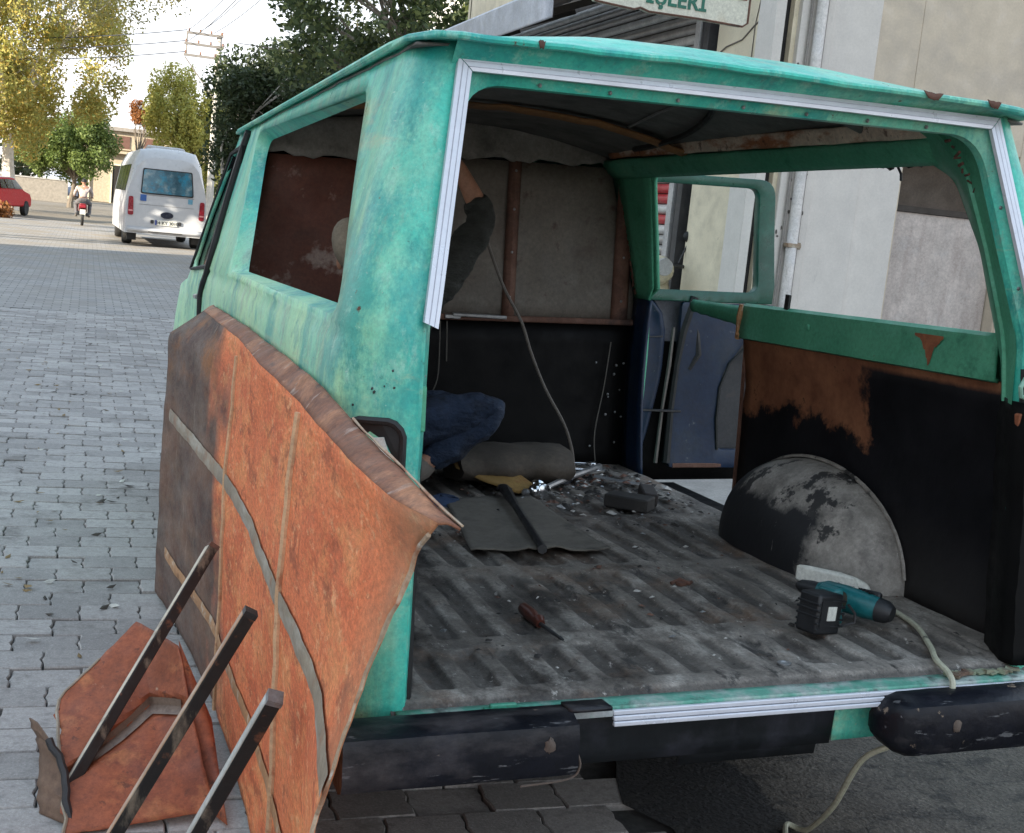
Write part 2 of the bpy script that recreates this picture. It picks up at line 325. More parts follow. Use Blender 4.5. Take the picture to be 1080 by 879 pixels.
# ---------------------------------------------------------------- mesh helpers
class MB:
    def __init__(s): s.v = []; s.f = []; s.mi = []; s.cm = 0
    def add(s, vs, fs):
        o = len(s.v); s.v += [tuple(v) for v in vs]; s.f += [tuple(i+o for i in f) for f in fs]; s.mi += [s.cm]*len(fs); return s
    def box(s, c, d, rot=None):
        x, y, z = d[0]/2, d[1]/2, d[2]/2
        vs = [Vector((a, b, e)) for a in (-x, x) for b in (-y, y) for e in (-z, z)]
        if rot is not None: vs = [Euler(rot).to_matrix() @ v for v in vs]
        c = Vector(c)
        return s.add([v+c for v in vs], [(0, 1, 3, 2), (4, 6, 7, 5), (0, 4, 5, 1), (2, 3, 7, 6), (0, 2, 6, 4), (1, 5, 7, 3)])
    def hexa(s, p):       # 8 points: bottom 4 ccw, top 4 ccw
        return s.add(p, [(3, 2, 1, 0), (4, 5, 6, 7), (0, 1, 5, 4), (1, 2, 6, 5), (2, 3, 7, 6), (3, 0, 4, 7)])
    def tube(s, pts, r, seg=8, cap=True, sq=False, up=None):
        pts = [Vector(p) for p in pts]; n = len(pts); rs = r if isinstance(r, (list, tuple)) else [r]*n
        if sq: seg = 4
        rings = []; pn = None
        for i, p in enumerate(pts):
            d = (pts[min(i+1, n-1)]-pts[max(i-1, 0)]).normalized()
            if pn is None:
                a = Vector(up) if up is not None else (Vector((0, 0, 1)) if abs(d.z) < .9 else Vector((1, 0, 0)))
                pn = (a - d*a.dot(d)).normalized()
            else: pn = (pn - d*pn.dot(d)).normalized()
            b = d.cross(pn)
            off = math.pi/4 if sq else 0; k = math.sqrt(2) if sq else 1
            rings.append([p + (pn*math.cos(off+2*math.pi*j/seg)+b*math.sin(off+2*math.pi*j/seg))*rs[i]*k for j in range(seg)])
        vs = [v for rg in rings for v in rg]; fs = []
        for i in range(n-1):
            for j in range(seg):
                a, b2 = i*seg+j, i*seg+(j+1) % seg
                fs.append((a, b2, b2+seg, a+seg))
        if cap: fs += [tuple(reversed(range(seg))), tuple(range((n-1)*seg, n*seg))]
        return s.add(vs, fs)
    def grid(s, fn, us, vs_):
        nu, nv = len(us), len(vs_)
        return s.add([fn(u, v) for u in us for v in vs_], [(i*nv+j, (i+1)*nv+j, (i+1)*nv+j+1, i*nv+j+1) for i in range(nu-1) for j in range(nv-1)])
    def prism(s, poly, axis, a, b):
        """poly: 2d points; extruded along axis from a to b"""
        def P(p, k):
            return {'x': (k, p[0], p[1]), 'y': (p[0], k, p[1]), 'z': (p[0], p[1], k)}[axis]
        n = len(poly)
        return s.add([P(p, a) for p in poly]+[P(p, b) for p in poly], [tuple(reversed(range(n))), tuple(range(n, 2*n))]+[(i, (i+1) % n, (i+1) % n+n, i+n) for i in range(n)])
    def lathe(s, prof, c, axis='z', seg=16):
        c = Vector(c); rings = []
        for r, h in prof:
            for j in range(seg):
                a = 2*math.pi*j/seg; p = (r*math.cos(a), r*math.sin(a), h)
                if axis == 'x': p = (h, p[0], p[1])
                elif axis == 'y': p = (p[0], h, p[1])
                rings.append(c+Vector(p))
        fs = []
        for i in range(len(prof)-1):
            for j in range(seg):
                a, b = i*seg+j, i*seg+(j+1) % seg; fs.append((a, b, b+seg, a+seg))
        fs += [tuple(reversed(range(seg))), tuple(range((len(prof)-1)*seg, len(prof)*seg))]
        return s.add(rings, fs)
    def blob(s, c, r, n=12, m=8, noise=0, flat=1):
        c = Vector(c); vs = []; fs = []
        r = (r, r, r) if not isinstance(r, (tuple, list)) else r
        for i in range(m+1):
            th = math.pi*i/m
            for j in range(n):
                ph = 2*math.pi*j/n; k = 1+random.uniform(-noise, noise)
                vs.append(c+Vector((r[0]*k*math.sin(th)*math.cos(ph), r[1]*k*math.sin(th)*math.sin(ph), r[2]*k*math.cos(th))))
        for i in range(m):
            for j in range(n):
                a, b = i*n+j, i*n+(j+1) % n; fs.append((a, a+n, b+n, b))
        return s.add(vs, fs)
    def mesh(s, name, mats, smooth=True, angle=.6, origin=None):
        me = bpy.data.meshes.new(name)
        vs = s.v if origin is None else [tuple(Vector(v)-Vector(origin)) for v in s.v]
        me.from_pydata(vs, [], s.f)
        for m in (mats if isinstance(mats, (list, tuple)) else [mats]): me.materials.append(m)
        if any(s.mi): me.polygons.foreach_set('material_index', s.mi)
        bm = bmesh.new(); bm.from_mesh(me); bmesh.ops.recalc_face_normals(bm, faces=bm.faces); bm.to_mesh(me); bm.free()
        if smooth:
            me.polygons.foreach_set('use_smooth', [True]*len(me.polygons)); me.set_sharp_from_angle(angle=angle)
        me.update(); return me
    def build(s, name, mats, parent=None, smooth=True, angle=.6, bevel=0, solid=0, origin=None, kind=None, label=None, soff=-1):
        o = bpy.data.objects.new(name, s.mesh(name, mats, smooth, angle, origin)); COL.objects.link(o)
        if parent is not None: o.parent = parent
        if solid:
            md = o.modifiers.new('solid', 'SOLIDIFY'); md.thickness = solid; md.offset = soff
        if bevel:
            md = o.modifiers.new('bevel', 'BEVEL'); md.width = bevel; md.segments = 2; md.limit_method = 'ANGLE'; md.angle_limit = .6
        if kind: o['kind'] = kind
        if label: o['label'] = label
        return o

def tag(o, label, cat, group=None):
    o['label'] = label; o['category'] = cat
    if group: o['group'] = group
    return o
def empty(name, mw, label, cat, group=None):
    o = bpy.data.objects.new(name, None); COL.objects.link(o); o.matrix_world = mw; o.empty_display_size = .2
    return tag(o, label, cat, group)
def vthing(name, loc, label, cat, group=None, rz=0):     # a thing standing in the van's frame
    return empty(name, MV @ Matrix.Translation(loc) @ Matrix.Rotation(rz, 4, 'Z'), label, cat, group)
def wthing(name, loc, label, cat, group=None, rz=0):
    return empty(name, Matrix.Translation(loc) @ Matrix.Rotation(rz, 4, 'Z'), label, cat, group)
def lerp(t, xs, ys): return float(np.interp(t, xs, ys))

def rpoly(pts, rad, seg=5):
    out = []; n = len(pts); rad = rad if isinstance(rad, (list, tuple)) else [rad]*n
    for i in range(n):
        p = Vector(pts[i]).to_2d() if len(pts[i]) > 2 else Vector(pts[i]); a = Vector(pts[i-1]); b = Vector(pts[(i+1) % n]); r = rad[i]
        if r <= 0: out.append(tuple(p)); continue
        da = (a-p).normalized(); db = (b-p).normalized()
        ang = da.angle(db); d = min(r/math.tan(ang/2), (a-p).length*.48, (b-p).length*.48)
        A = p+da*d; B = p+db*d
        for k in range(seg+1):
            t = k/seg; q = A*(1-t)**2+p*2*t*(1-t)+B*t*t
            out.append((q.x, q.y))
    return out
def inpoly(x, y, poly):
    c = False; n = len(poly); j = n-1
    for i in range(n):
        xi, yi = poly[i]; xj, yj = poly[j]
        if (yi > y) != (yj > y) and x < (xj-xi)*(y-yi)/(yj-yi)+xi: c = not c
        j = i
    return c
def densify(poly, step):
    out = []
    for i in range(len(poly)):
        a = Vector(poly[i]); b = Vector(poly[(i+1) % len(poly)]); n = max(1, int((b-a).length/step))
        out += [tuple(a.lerp(b, k/n)) for k in range(n)]
    return out
def panel(outer, holes, fn, gx, gy, step=.06):
    outer = densify(outer, step); holes = [densify(h, step) for h in holes]
    vs = []; es = []
    for loop in [outer]+holes:
        o = len(vs); n = len(loop); vs += [Vector(p) for p in loop]; es += [(o+i, o+(i+1) % n) for i in range(n)]
    allv = np.array([tuple(v) for v in vs])
    for x in gx:
        for y in gy:
            if inpoly(x, y, outer) and not any(inpoly(x, y, h) for h in holes):
                if np.min(np.hypot(allv[:, 0]-x, allv[:, 1]-y)) > step*.3: vs.append(Vector((x, y)))
    V, Ed, Fc = delaunay_2d_cdt(vs, es, [], 0, 1e-6)[:3]
    fs = []
    for f in Fc:
        cx = sum(V[i][0] for i in f)/len(f); cy = sum(V[i][1] for i in f)/len(f)
        if inpoly(cx, cy, outer) and not any(inpoly(cx, cy, h) for h in holes): fs.append(tuple(f))
    m = MB(); m.add([fn(v[0], v[1]) for v in V], fs); return m
def frange(a, b, st):
    n = max(1, round(abs(b-a)/st)); return [a+i*(b-a)/n for i in range(n+1)]
def smooth3(p): return smooth_path([Vector(q) for q in p], 5)
def smooth_path(p, n=6):
    out = []
    for i in range(len(p)-1):
        a = p[max(0, i-1)]; b = p[i]; c = p[i+1]; d = p[min(len(p)-1, i+2)]
        for k in range(n):
            t = k/n; out.append(.5*((2*b)+(c-a)*t+(2*a-5*b+4*c-d)*t*t+(3*b-a-3*c+d)*t**3))
    return out+[p[-1]]
def text_obj(name, body, size, M_, parent, loc, off=0., sp=1., ext=.002):
    fc = bpy.data.curves.new(name, 'FONT'); fc.body = body; fc.size = size; fc.extrude = ext; fc.offset = off; fc.align_x = 'CENTER'; fc.space_character = sp
    fo = bpy.data.objects.new(name, fc); COL.objects.link(fo)
    bpy.context.view_layer.update()
    me = bpy.data.meshes.new_from_object(fo.evaluated_get(bpy.context.evaluated_depsgraph_get())); bpy.data.objects.remove(fo)
    me.materials.clear(); me.materials.append(M_)
    o = bpy.data.objects.new(name, me); COL.objects.link(o); o.parent = parent; o.location = loc; o.rotation_euler = (math.pi/2, 0, 0); return o
def noise1(x, seed=0):
    return math.sin(x*3.1+seed)*.5+math.sin(x*7.7+seed*2.3)*.3+math.sin(x*17.9+seed*5.1)*.2

# ================================================================ THE VAN
van = empty('van', MV.copy(), 'stripped sea green van with open back and missing windows, standing on the paved yard', 'van')
Wz = ([.36, .44, .55, .8, 1.1, 1.28, 1.345, 1.372, 1.385, 1.40, 1.415, 1.60, 1.876, 1.945, 1.965, 2.0], [.86, .90, .91, .93, .935, .932, .924, .915, .919, .912, .907, .862, .786, .768, .763, .755])
XT = ([.36, .60, 1.40, 1.936, 1.965, 2.0], [.775, .775, .767, .679, .674, .668])
YR = ([.36, 1.36, 1.40, 1.936, 1.965], [0, 0, .002, .150, .158])
def wz(z): return lerp(z, *Wz)
def xt(z): return lerp(z, *XT)
def yr(z): return lerp(z, *YR)
RY = .14
def shell(side):
    def fn(u, z):
        W, rx, y0 = wz(z), wz(z)-xt(z), yr(z)
        if u <= 0:
            y = y0+RY-u
            x = W - .02*max(0, (y-3.6))**2
            # front arch bulge
            b = math.exp(-((y-4.25)/.42)**2*1.2)*max(0, 1-((z-.75)/.62)**2) if y > 3.2 else 0
            x += .075*b
            x += .004*math.sin(y*2.3+z*3)*math.sin(z*5)
        else:
            a = min(1, u)*math.pi/2
            x = W-rx+rx*math.cos(a); y = y0+RY-RY*math.sin(a)
        return (side*x, y, z)
    return fn
def yu(y, z): return yr(z)+RY-y
def P(pts): return [(yu(y, z), z) for y, z in pts]
def mkout(TOPZ): return P([(4.72, .44)]) + P([(4.72, 1.12), (4.55, 1.22), (4.0, 1.30), (3.42, TOPZ)]) + [(0, TOPZ), (1, TOPZ), (1, .48)] + P([(.2, .48), (.6, .44)])
gx = frange(-4.5, -2.6, .12)+frange(-2.52, 0, .06)+[.12, .25, .37, .5, .62, .75, .87]
gz = [.42, .5, .6, .7, .8, .9, 1.0, 1.1, 1.2, 1.28, 1.345, 1.372, 1.384, 1.5, 1.58, 1.66, 1.74, 1.82, 1.9, 1.93]
WIN_OUT = [(.172, 1.395), (2.24, 1.408), (2.72, 1.940), (.585, 1.912)]
WIN_IN = [(.30, 1.408), (2.15, 1.410), (2.70, 1.905), (.80, 1.905)]
hole_l = rpoly(P(WIN_OUT), [.05, .05, .07, .09])
hole_fd = rpoly(P([(3.16, 1.40), (3.88, 1.36), (3.50, 1.88), (3.16, 1.90)]), .05)
sh = panel(mkout(1.982), [hole_l, hole_fd], shell(-1), gx, gz)
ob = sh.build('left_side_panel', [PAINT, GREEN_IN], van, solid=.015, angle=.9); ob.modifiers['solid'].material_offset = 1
# reveal of the left window: pressed frame turning inward
a_ = rpoly(P(WIN_OUT), [.05, .05, .07, .09], 6); b_ = rpoly(P(WIN_IN), [.05, .05, .07, .09], 6)
m = MB(); N_ = len(a_); fnl = shell(-1)
rings = []
for k in range(5):
    t = k/4; ring = []
    for p, q in zip(a_, b_):
        u = p[0]*(1-t)+q[0]*t; z = p[1]*(1-t)+q[1]*t
        v = Vector(fnl(u, z)); v.x += .048*t**.8; ring.append(v)
    rings.append(ring)
m.add([v for r in rings for v in r], [(k*N_+i, k*N_+(i+1) % N_, (k+1)*N_+(i+1) % N_, (k+1)*N_+i) for k in range(4) for i in range(N_)])
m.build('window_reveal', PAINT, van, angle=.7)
# right side: side window and loading door cut in one opening
WIN_R = [(.34, 1.385), (1.62, 1.385), (1.67, 1.27), (1.67, .565), (2.64, .565), (2.63, 1.34), (2.50, 1.40), (2.34, 1.868), (.55, 1.852), (.44, 1.80), (.37, 1.62)]
hole_r = rpoly(P(WIN_R), [.03, 0, 0, .02, .02, .02, .03, .08, .05, .06, .2])
sh = panel(mkout(1.943), [hole_r, hole_fd], shell(1), gx, gz)
ob = sh.build('right_side_panel', [PAINT, GREEN_IN], van, solid=.015, angle=.9); ob.modifiers['solid'].material_offset = 1; ob.modifiers['solid'].material_offset_rim = 1
# front windows, dark glass
for s in (-1, 1):
    m = panel(densify(P([(3.14, 1.38), (3.92, 1.34), (3.52, 1.90), (3.14, 1.92)]), .1), [], lambda u, z, s=s: tuple(Vector(shell(s)(u, z))-Vector((s*.02, 0, 0))), frange(-4, -2.5, .2), frange(1.3, 1.9, .1))
    g = m.build('front_door_window', DGLASS, van)
# door seal of the left front door
pts = [Vector(fnl(yu(y, z), z))+Vector((-.006, 0, 0)) for y, z in [(2.99, 1.955), (3.02, 1.90), (3.05, 1.7), (3.06, 1.5), (3.07, 1.40), (3.09, 1.36), (3.16, 1.31), (3.22, 1.26), (3.24, 1.0), (3.22, .55)]]
m = MB(); m.tube(pts, [.020, .020, .020, .020, .019, .017, .016, .015, .012, .010], 8); m.build('door_seal', RUBBER, van)
m = MB(); m.tube([Vector(fnl(yu(y, z), z))+Vector((-.004, 0, 0)) for y, z in [(3.13, 1.905), (3.14, 1.6), (3.14, 1.39), (3.9, 1.35), (3.51, 1.89), (3.13, 1.905)]], .011, 6); m.build('window_rubber', RUBBER, van)
m = MB(); m.tube([Vector(fnl(yu(y, z), z))+Vector((-.012, 0, 0)) for y, z in [(3.30, 1.25), (3.42, 1.245)]], .012, 6); m.build('door_handle', STEEL, van)
# nose
m = MB()
def nose(x, t):
    prof = [(3.42, 1.955), (4.02, 1.28), (4.55, 1.20), (4.72, 1.10), (4.76, .75), (4.70, .42)]
    n = t*(len(prof)-1); i = min(int(n), len(prof)-2); f = n-i
    y = prof[i][0]*(1-f)+prof[i+1][0]*f; z = prof[i][1]*(1-f)+prof[i+1][1]*f
    W = wz(z) - .02*max(0, y-3.6)**2
    return (x*W, y + .05*(1-x*x)*(1 if t > .2 else 0), z+.03*(1-x*x))
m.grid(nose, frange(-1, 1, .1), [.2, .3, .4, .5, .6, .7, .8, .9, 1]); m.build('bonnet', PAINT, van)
m = MB(); m.grid(nose, frange(-1, 1, .1), [0, .1, .2]); m.build('windscreen', DGLASS, van)
for s in (-1, 1):
    m = MB(); m.lathe([(.075, 4.74), (.085, 4.79), (.06, 4.81), (.01, 4.815)], (s*.6, 0, .92), 'y', 18); m.build('headlight', WHITEPL, van)
# roof skin
def gut(x): return 1.962-.021*x/.785        # the shell has racked: left gutter higher than the right
def roofz(x, y):
    q = min(1, abs(x)/.785)
    fy = lerp(y, [.075, .11, .18, .30, .6, .9, 2.4, 3.0, 3.42], [.08, .17, .36, .62, .87, 1, 1, .8, .25])
    return gut(x)-.001+.122*(1-q**2.4)*fy + .003*noise1(x*3+y*2, 2)
m = MB(); m.grid(lambda x, y: (x*lerp(y, [.075, .2], [.93, 1]), y, roofz(x, y)), [-.782, -.775, -.74]+frange(-.68, .68, .085)+[.74, .775, .782], [.085, .11, .15, .2, .3, .45, .6, .8, 1.0, 1.4, 1.8, 2.2, 2.6, 3.0, 3.2, 3.42])
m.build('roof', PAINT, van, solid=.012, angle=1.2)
# rain gutter round the roof
gp_ = [Vector((-.776, y, gut(-.78))) for y in frange(3.35, .35, .25)]+[Vector((-.768, .22, gut(-.78))), Vector((-.738, .125, gut(-.74)))]
gp_ += [Vector((x, .088, roofz(x, .085)-.006)) for x in frange(-.69, .69, .06)]+[Vector((.742, .125, gut(.74))), Vector((.772, .22, gut(.78)))]+[Vector((.780, y, gut(.78))) for y in frange(.35, 3.35, .25)]
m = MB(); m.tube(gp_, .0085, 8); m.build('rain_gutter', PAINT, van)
for x, L_ in ((-.52, .016), (.44, .055), (.61, .04)):
    m = MB(); m.grid(lambda t, v, x=x, L_=L_: (x+(t-.5)*L_*(1-.5*v), .0755-.001*v, roofz(x+(t-.5)*L_, .085)-.006+(.5-v)*.016+.003*noise1(t*5, x)), frange(0, 1, .2), [0, .5, 1]); m.build('gutter_rust_patch', RUSTD, van, solid=.002)
# header above the rear opening, up to the gutter
m = MB()
m.grid(lambda x, t: (x*.692, .150-.050*t, 1.930+t*(roofz(x*.692, .085)-1.934)), frange(-1, 1, .08), frange(0, 1, .25))
m.build('rear_header', PAINT, van)
# frame of the rear opening: green flange, then the bright trim that held the rear glass
def rearface(x, z): return (x, yr(z)+.004, z)
OUTF = [(-.779, .585), (-.779, .62), (-.771, 1.40), (-.684, 1.952), (.684, 1.933), (.771, 1.40), (.806, .62), (.806, .585)]
INF = [(-.757, .58), (-.757, .62), (-.742, 1.40), (-.648, 1.898), (.648, 1.882), (.732, 1.40), (.772, .62), (.772, .58)]
INr = rpoly(INF, [0, 0, .3, .10, .10, .3, 0, 0], 7)
ring_o = rpoly(OUTF, [0, 0, .3, .02, .02, .3, 0, 0], 7)
m = MB(); n_ = len(INr)
dep = [(0, .002), (.5, .010), (1, .035), (1.02, .060)]
vs_ = []
for t, dy in dep:
    for p, q in zip(ring_o, INr):
        x = p[0]*(1-t)+q[0]*t; z = p[1]*(1-t)+q[1]*t; vs_.append((x, yr(z)+dy, z))
m.add(vs_, [(k*n_+i, k*n_+i+1, (k+1)*n_+i+1, (k+1)*n_+i) for k in range(len(dep)-1) for i in range(n_-1)])
m.build('rear_opening_flange', PAINT, van, angle=.5)
# worn seal round the lower opening edge and screws along the flange
for s in (-1, 1):
    m = MB(); m.tube([(s*(.757 if s < 0 else lerp(z, [.6, 1.33], [.776, .742])), .035+.004*noise1(z*9, s), z) for z in frange(.60, 1.33, .04)], .009, 6)
    m.build('opening_seal', RUBBER, van)
m = MB()
for i in range(len(INr)-1):
    a, b = Vector(INr[i]), Vector(INr[i+1])
    for k in range(int((b-a).length/.16)):
        q = a.lerp(b, (k+.5)/max(1, int((b-a).length/.16))); m.blob((q.x*1.012, yr(q.y)+.026, q.y+.008), .005, 6, 4)
m.build('flange_screw', STEEL, van)['kind'] = 'stuff'
# trim bars, three pieces with mitred corners
TO = [(-.767, 1.400), (-.679, 1.946), (.679, 1.927), (.767, 1.400)]
TI = [(-.736, 1.387), (-.650, 1.916), (.650, 1.897), (.736, 1.387)]
prof = [(0, .0), (.03, .011), (.29, .012), (.31, .0105), (.345, .0105), (.365, .013), (.65, .013), (.67, .0112), (.695, .0112), (.715, .013), (.97, .011), (1, 0)]
for i in range(3):
    m = MB(); K = 9
    for j in range(len(prof)-1):
        vs4 = []
        m.cm = 1 if j in (3, 7) else 0
        for k in range(K):
            t = k/(K-1)
            for (q, d) in (prof[j], prof[j+1]):
                a0 = Vector(TO[i]).lerp(Vector(TI[i]), q); a1 = Vector(TO[i+1]).lerp(Vector(TI[i+1]), q); p = a0.lerp(a1, .0012+t*.9976)
                z = p.y+(.003*math.sin(math.pi*t) if i == 1 else 0)
                vs4.append((p.x, yr(z)+.0-d, z))
        m.add(vs4, [(2*k, 2*k+1, 2*k+3, 2*k+2) for k in range(K-1)])
    m.build('window_trim', [TRIM, TRIMLINE], van, smooth=True, angle=.3)
# dark gap by the latch on the left opening edge
m = MB(); m.box((-.752, .045, 1.215), (.012, .04, .075)); m.build('latch_slot', DARKSTEEL, van)
m = MB(); m.box((-.755, .018, 1.222), (.012, .012, .095)); m.build('latch_plate', GREEN_IN, van, bevel=.003)

# inner D pillar on the right, from the flange to the side window
m = MB()
def dpill(t, z):
    x0 = lerp(z, [.6, 1.4, 1.892, 1.93], [.747, .730, .652, .62]); y0 = yr(z)+.055
    x1 = wz(z)-.020; y1 = lerp(z, [.6, 1.27, 1.38, 1.62, 1.80, 1.852, 1.93], [.10, .30, .335, .365, .435, .545, .75])
    b = .018*math.sin(math.pi*t)+(.010 if .3 < t < .38 else 0)
    return (x0*(1-t)+x1*t-b, y0*(1-t)+y1*t, z)
m.grid(dpill, [0, .1, .2, .29, .31, .37, .39, .5, .62, .75, .88, 1], frange(1.24, 1.93, .045)); m.build('inner_rear_pillar', GREEN_IN, van, angle=.5)
m = MB(); m.grid(lambda t, z: (lerp(t, [0, .4, .5, 1], [.06, 0, .004, .05])+lerp(z, [.6, 1.25], [.766, .733])+.004*noise1(z*6, 3)*(t < .6), lerp(t, [0, .4, .5, 1], [.16, .03, -.004, -.006]), z), [0, .2, .4, .45, .5, .75, 1], frange(.60, 1.25, .03)); m.build('lower_rear_pillar', BLACKP, van, solid=.01)
m = MB()
m.grid(lambda t, z: (lerp(z, [.6, 1.25], [.7645, .7315])+.004*noise1(z*6, 3)+t*max(.0004, .004+.007*noise1(z*31, 1)+.006*noise1(z*83, 2)), -.0052-.002*t, z), [0, 1], frange(.62, 1.235, .008))
m.build('torn_flange_edge', mat('chipped_paint', (.46, .47, .43), .7), van, kind='stuff')
# upper corner gusset and junk at the right
m = MB()
for k in range(9): m.tube([(.60+.012*k+random.uniform(-.01, .01), .22+random.uniform(-.01, .02), 1.872-.013*k), (.605+.012*k+random.uniform(-.012, .012), .235, 1.862-.013*k+random.uniform(-.01, .01))], random.uniform(.002, .0045), 6)
m.build('torn_seal_scrap', RUSTD, van, kind='stuff')
# right upper rail, rust strip above it
m = MB(); m.grid(lambda y, t: (.768-.06*t-.008*math.sin(t*math.pi), y, lerp(y, [.5, 2.5], [1.848, 1.868])+t*lerp(y, [.5, 2.5], [.055, .065])), frange(.40, 2.72, .12), frange(0, 1, .2))
m.build('upper_rail', GREEN_IN, van, solid=.02, angle=.8)
m = MB(); m.grid(lambda y, t: (.695-.02*t, y, lerp(y, [.45, 2.4], [1.901, 1.936])+.044*t+.002*noise1(y*6, 1)), frange(.40, 2.60, .06), [0, .3, .7, 1]); m.build('flaking_rail_strip', RAILRUST, van, solid=.012)
# black rubber scraps hanging at the top of the side window
m = MB()
for y in frange(.60, .84, .03): m.blob((.80, y, 1.852+random.uniform(-.008, .004)), (.012, .02, random.uniform(.006, .016)), 6, 4, .3)
m.tube([(.80, .72, 1.85), (.805, .70, 1.82), (.80, .69, 1.80)], .004, 5)
m.build('window_rubber_scrap', RUBBER, van, kind='stuff')
# side window sill beam (boxed), its stepped end over the loading door
m = MB()
def beam(y, t):
    pr = [(.90, 1.392), (.865, 1.394), (.848, 1.385), (.842, 1.33), (.842, 1.27), (.86, 1.264)]
    n = t*(len(pr)-1); i = min(int(n), len(pr)-2); f = n-i
    return (pr[i][0]*(1-f)+pr[i+1][0]*f+.003*noise1(y*5, i), y, pr[i][1]*(1-f)+pr[i+1][1]*f + (y-.9)*-.006)
m.grid(beam, frange(.27, 1.66, .07), [0, .2, .4, .6, .8, 1]); m.build('window_sill_beam', GREEN_IN, van, solid=.012, angle=.5)
m = MB(); m.grid(lambda y, t: (.885-.012*math.sin(t*3.1), y, 1.376-t*lerp(y, [1.6, 2.13], [.082, .05])+(.006*noise1(y*20, 3) if t > .9 else 0)), frange(1.63, 2.13, .04), frange(0, 1, .2)); m.build('stepped_sill_end', GREEN_IN, van, solid=.02)
m = MB(); m.tube([(.84, 1.645, 1.385), (.838, 1.65, 1.34), (.843, 1.66, 1.29), (.85, 1.672, 1.262)], [.008, .011, .009, .012], 7); m.blob((.846, 1.66, 1.275), (.014, .016, .012), 8, 6, .3); m.build('weld_lump', RUSTLINE, van)
m = MB(); m.grid(lambda y, t: (.8385, y, 1.372-t*max(.004, lerp(y, [.48, .515, .53, .55, .575, .61], [.008, .035, .085, .070, .02, .006])*(1+.25*noise1(y*60, 2)))), frange(.48, .61, .006), [0, .5, 1]); m.build('sill_rust_patch', RUST, van)
m = MB(); m.blob((.843, 1.19, 1.338), (.006, .012, .012), 8, 6); m.build('sill_dent_bolt', GREEN_IN, van)
m = MB(); m.box((.86, 1.36, 1.412), (.01, .022, .05), (.1, 0, .1)); m.build('window_clip', RUBBER, van)
m = MB(); m.tube([(.748, .02, 1.32), (.72, .0, 1.31), (.706, -.002, 1.29), (.712, .0, 1.268), (.735, .01, 1.262), (.75, .02, 1.262)], .006, 8); m.build('wire_hook', mat('pale_green_hook', (.24, .42, .32), .5), van)
m = MB(); m.hexa([(.727, .015, 1.185), (.748, .012, 1.175), (.75, .03, 1.175), (.727, .03, 1.185), (.722, .01, 1.222), (.75, .008, 1.232), (.75, .03, 1.232), (.722, .03, 1.222)]); m.build('rusty_hinge_tab', RUST, van, bevel=.003)
# right lower inner panel, brown over black
m = MB(); m.grid(lambda y, z: (.888+.018*math.sin((z-.6)*2.3)-.03*max(0, z-1.1)/.17+.004*noise1(y*3+z*4, 2), y, z), frange(.09, 1.665, .06), frange(.585, 1.272, .06)); m.build('side_lining', SIDEP, van, solid=.012)
m = MB(); m.tube([(.878, 1.668, .62), (.884, 1.67, .95), (.882, 1.668, 1.265)], .008, 6); m.build('door_jamb_edge', RUSTD, van)

# floor: pressed ribbed sheet
gxs = np.unique(np.concatenate([np.linspace(-.80, .87, 240)])); gys = np.concatenate([np.linspace(-.005, .5, 70), np.linspace(.51, 2.76, 150)])
X_, Y_ = np.meshgrid(gxs, gys, indexing='ij')
per = .105; ph = ((X_+.03+.004*np.sin(Y_*5)) % per)/per
ribp = np.clip((0.30-np.abs(ph-.5))/.10, 0, 1)                  # 1 on top of the rib
ey = np.minimum(np.clip((Y_-.075)/.03, 0, 1), np.clip((.335-Y_)/.03, 0, 1))
ey2 = np.maximum(np.minimum(np.clip((Y_-.415)/.03, 0, 1), np.clip((.98-Y_)/.03, 0, 1)), np.minimum(np.clip((Y_-1.06)/.03, 0, 1), np.clip((1.62-Y_)/.03, 0, 1)))
ey3 = np.minimum(np.clip((Y_-1.72)/.03, 0, 1), np.clip((2.6-Y_)/.03, 0, 1))
side = np.clip((X_+.735)/.02, 0, 1)*np.clip((.80-X_)/.02, 0, 1)
ribk = np.floor((X_+.03+.004*np.sin(Y_*5))/per); rdep = .55+.75*np.abs(np.sin(ribk*12.9+np.floor(Y_/.38)*4.1))
hgt = .600-.0105*rdep*(1-ribp)*np.maximum(np.maximum(ey, ey2), ey3)*side
def wob(sx, sy, s): return np.sin(X_*sx+s)*np.sin(Y_*sy+s*1.7)
hgt = hgt+.0035*wob(4, 2.5, .4)+.002*wob(11, 6, 2)+.0014*wob(27, 17, 1)+.001*wob(47, 31, 5)
hgt = hgt - .02*np.clip((-.005+.035-Y_)/.035, 0, 1)**2
for (hx, hy, hr, dp) in ((.267, .108, .022, .03), (-.53, .33, .013, .02), (-.60, .46, .009, .012), (.10, .87, .03, .004), (.46, .62, .05, .006), (-.2, .9, .06, .005)):
    hgt = hgt-dp*np.clip(1.25-np.hypot(X_-hx, Y_-hy)/hr, 0, 1)
m = MB(); nx, ny = X_.shape
m.v = [tuple(p) for p in np.stack([X_, Y_, hgt], -1).reshape(-1, 3)]
m.f = [(i*ny+j, (i+1)*ny+j, (i+1)*ny+j+1, i*ny+j+1) for i in range(nx-1) for j in range(ny-1)]; m.mi = [0]*len(m.f)
m.build('load_floor', FLOORM, van, angle=1.3)
m = MB(); m.lathe([(.017, .599), (.017, .6025), (.012, .603), (.009, .600)], (.19, .10, 0), 'z', 16); m.build('floor_washer', STEEL, van)
m = MB(); m.lathe([(.021, .5705), (.021, .5715), (.002, .572)], (.267, .108, .016), 'z', 16); m.build('drain_hole', BLACKP, van)
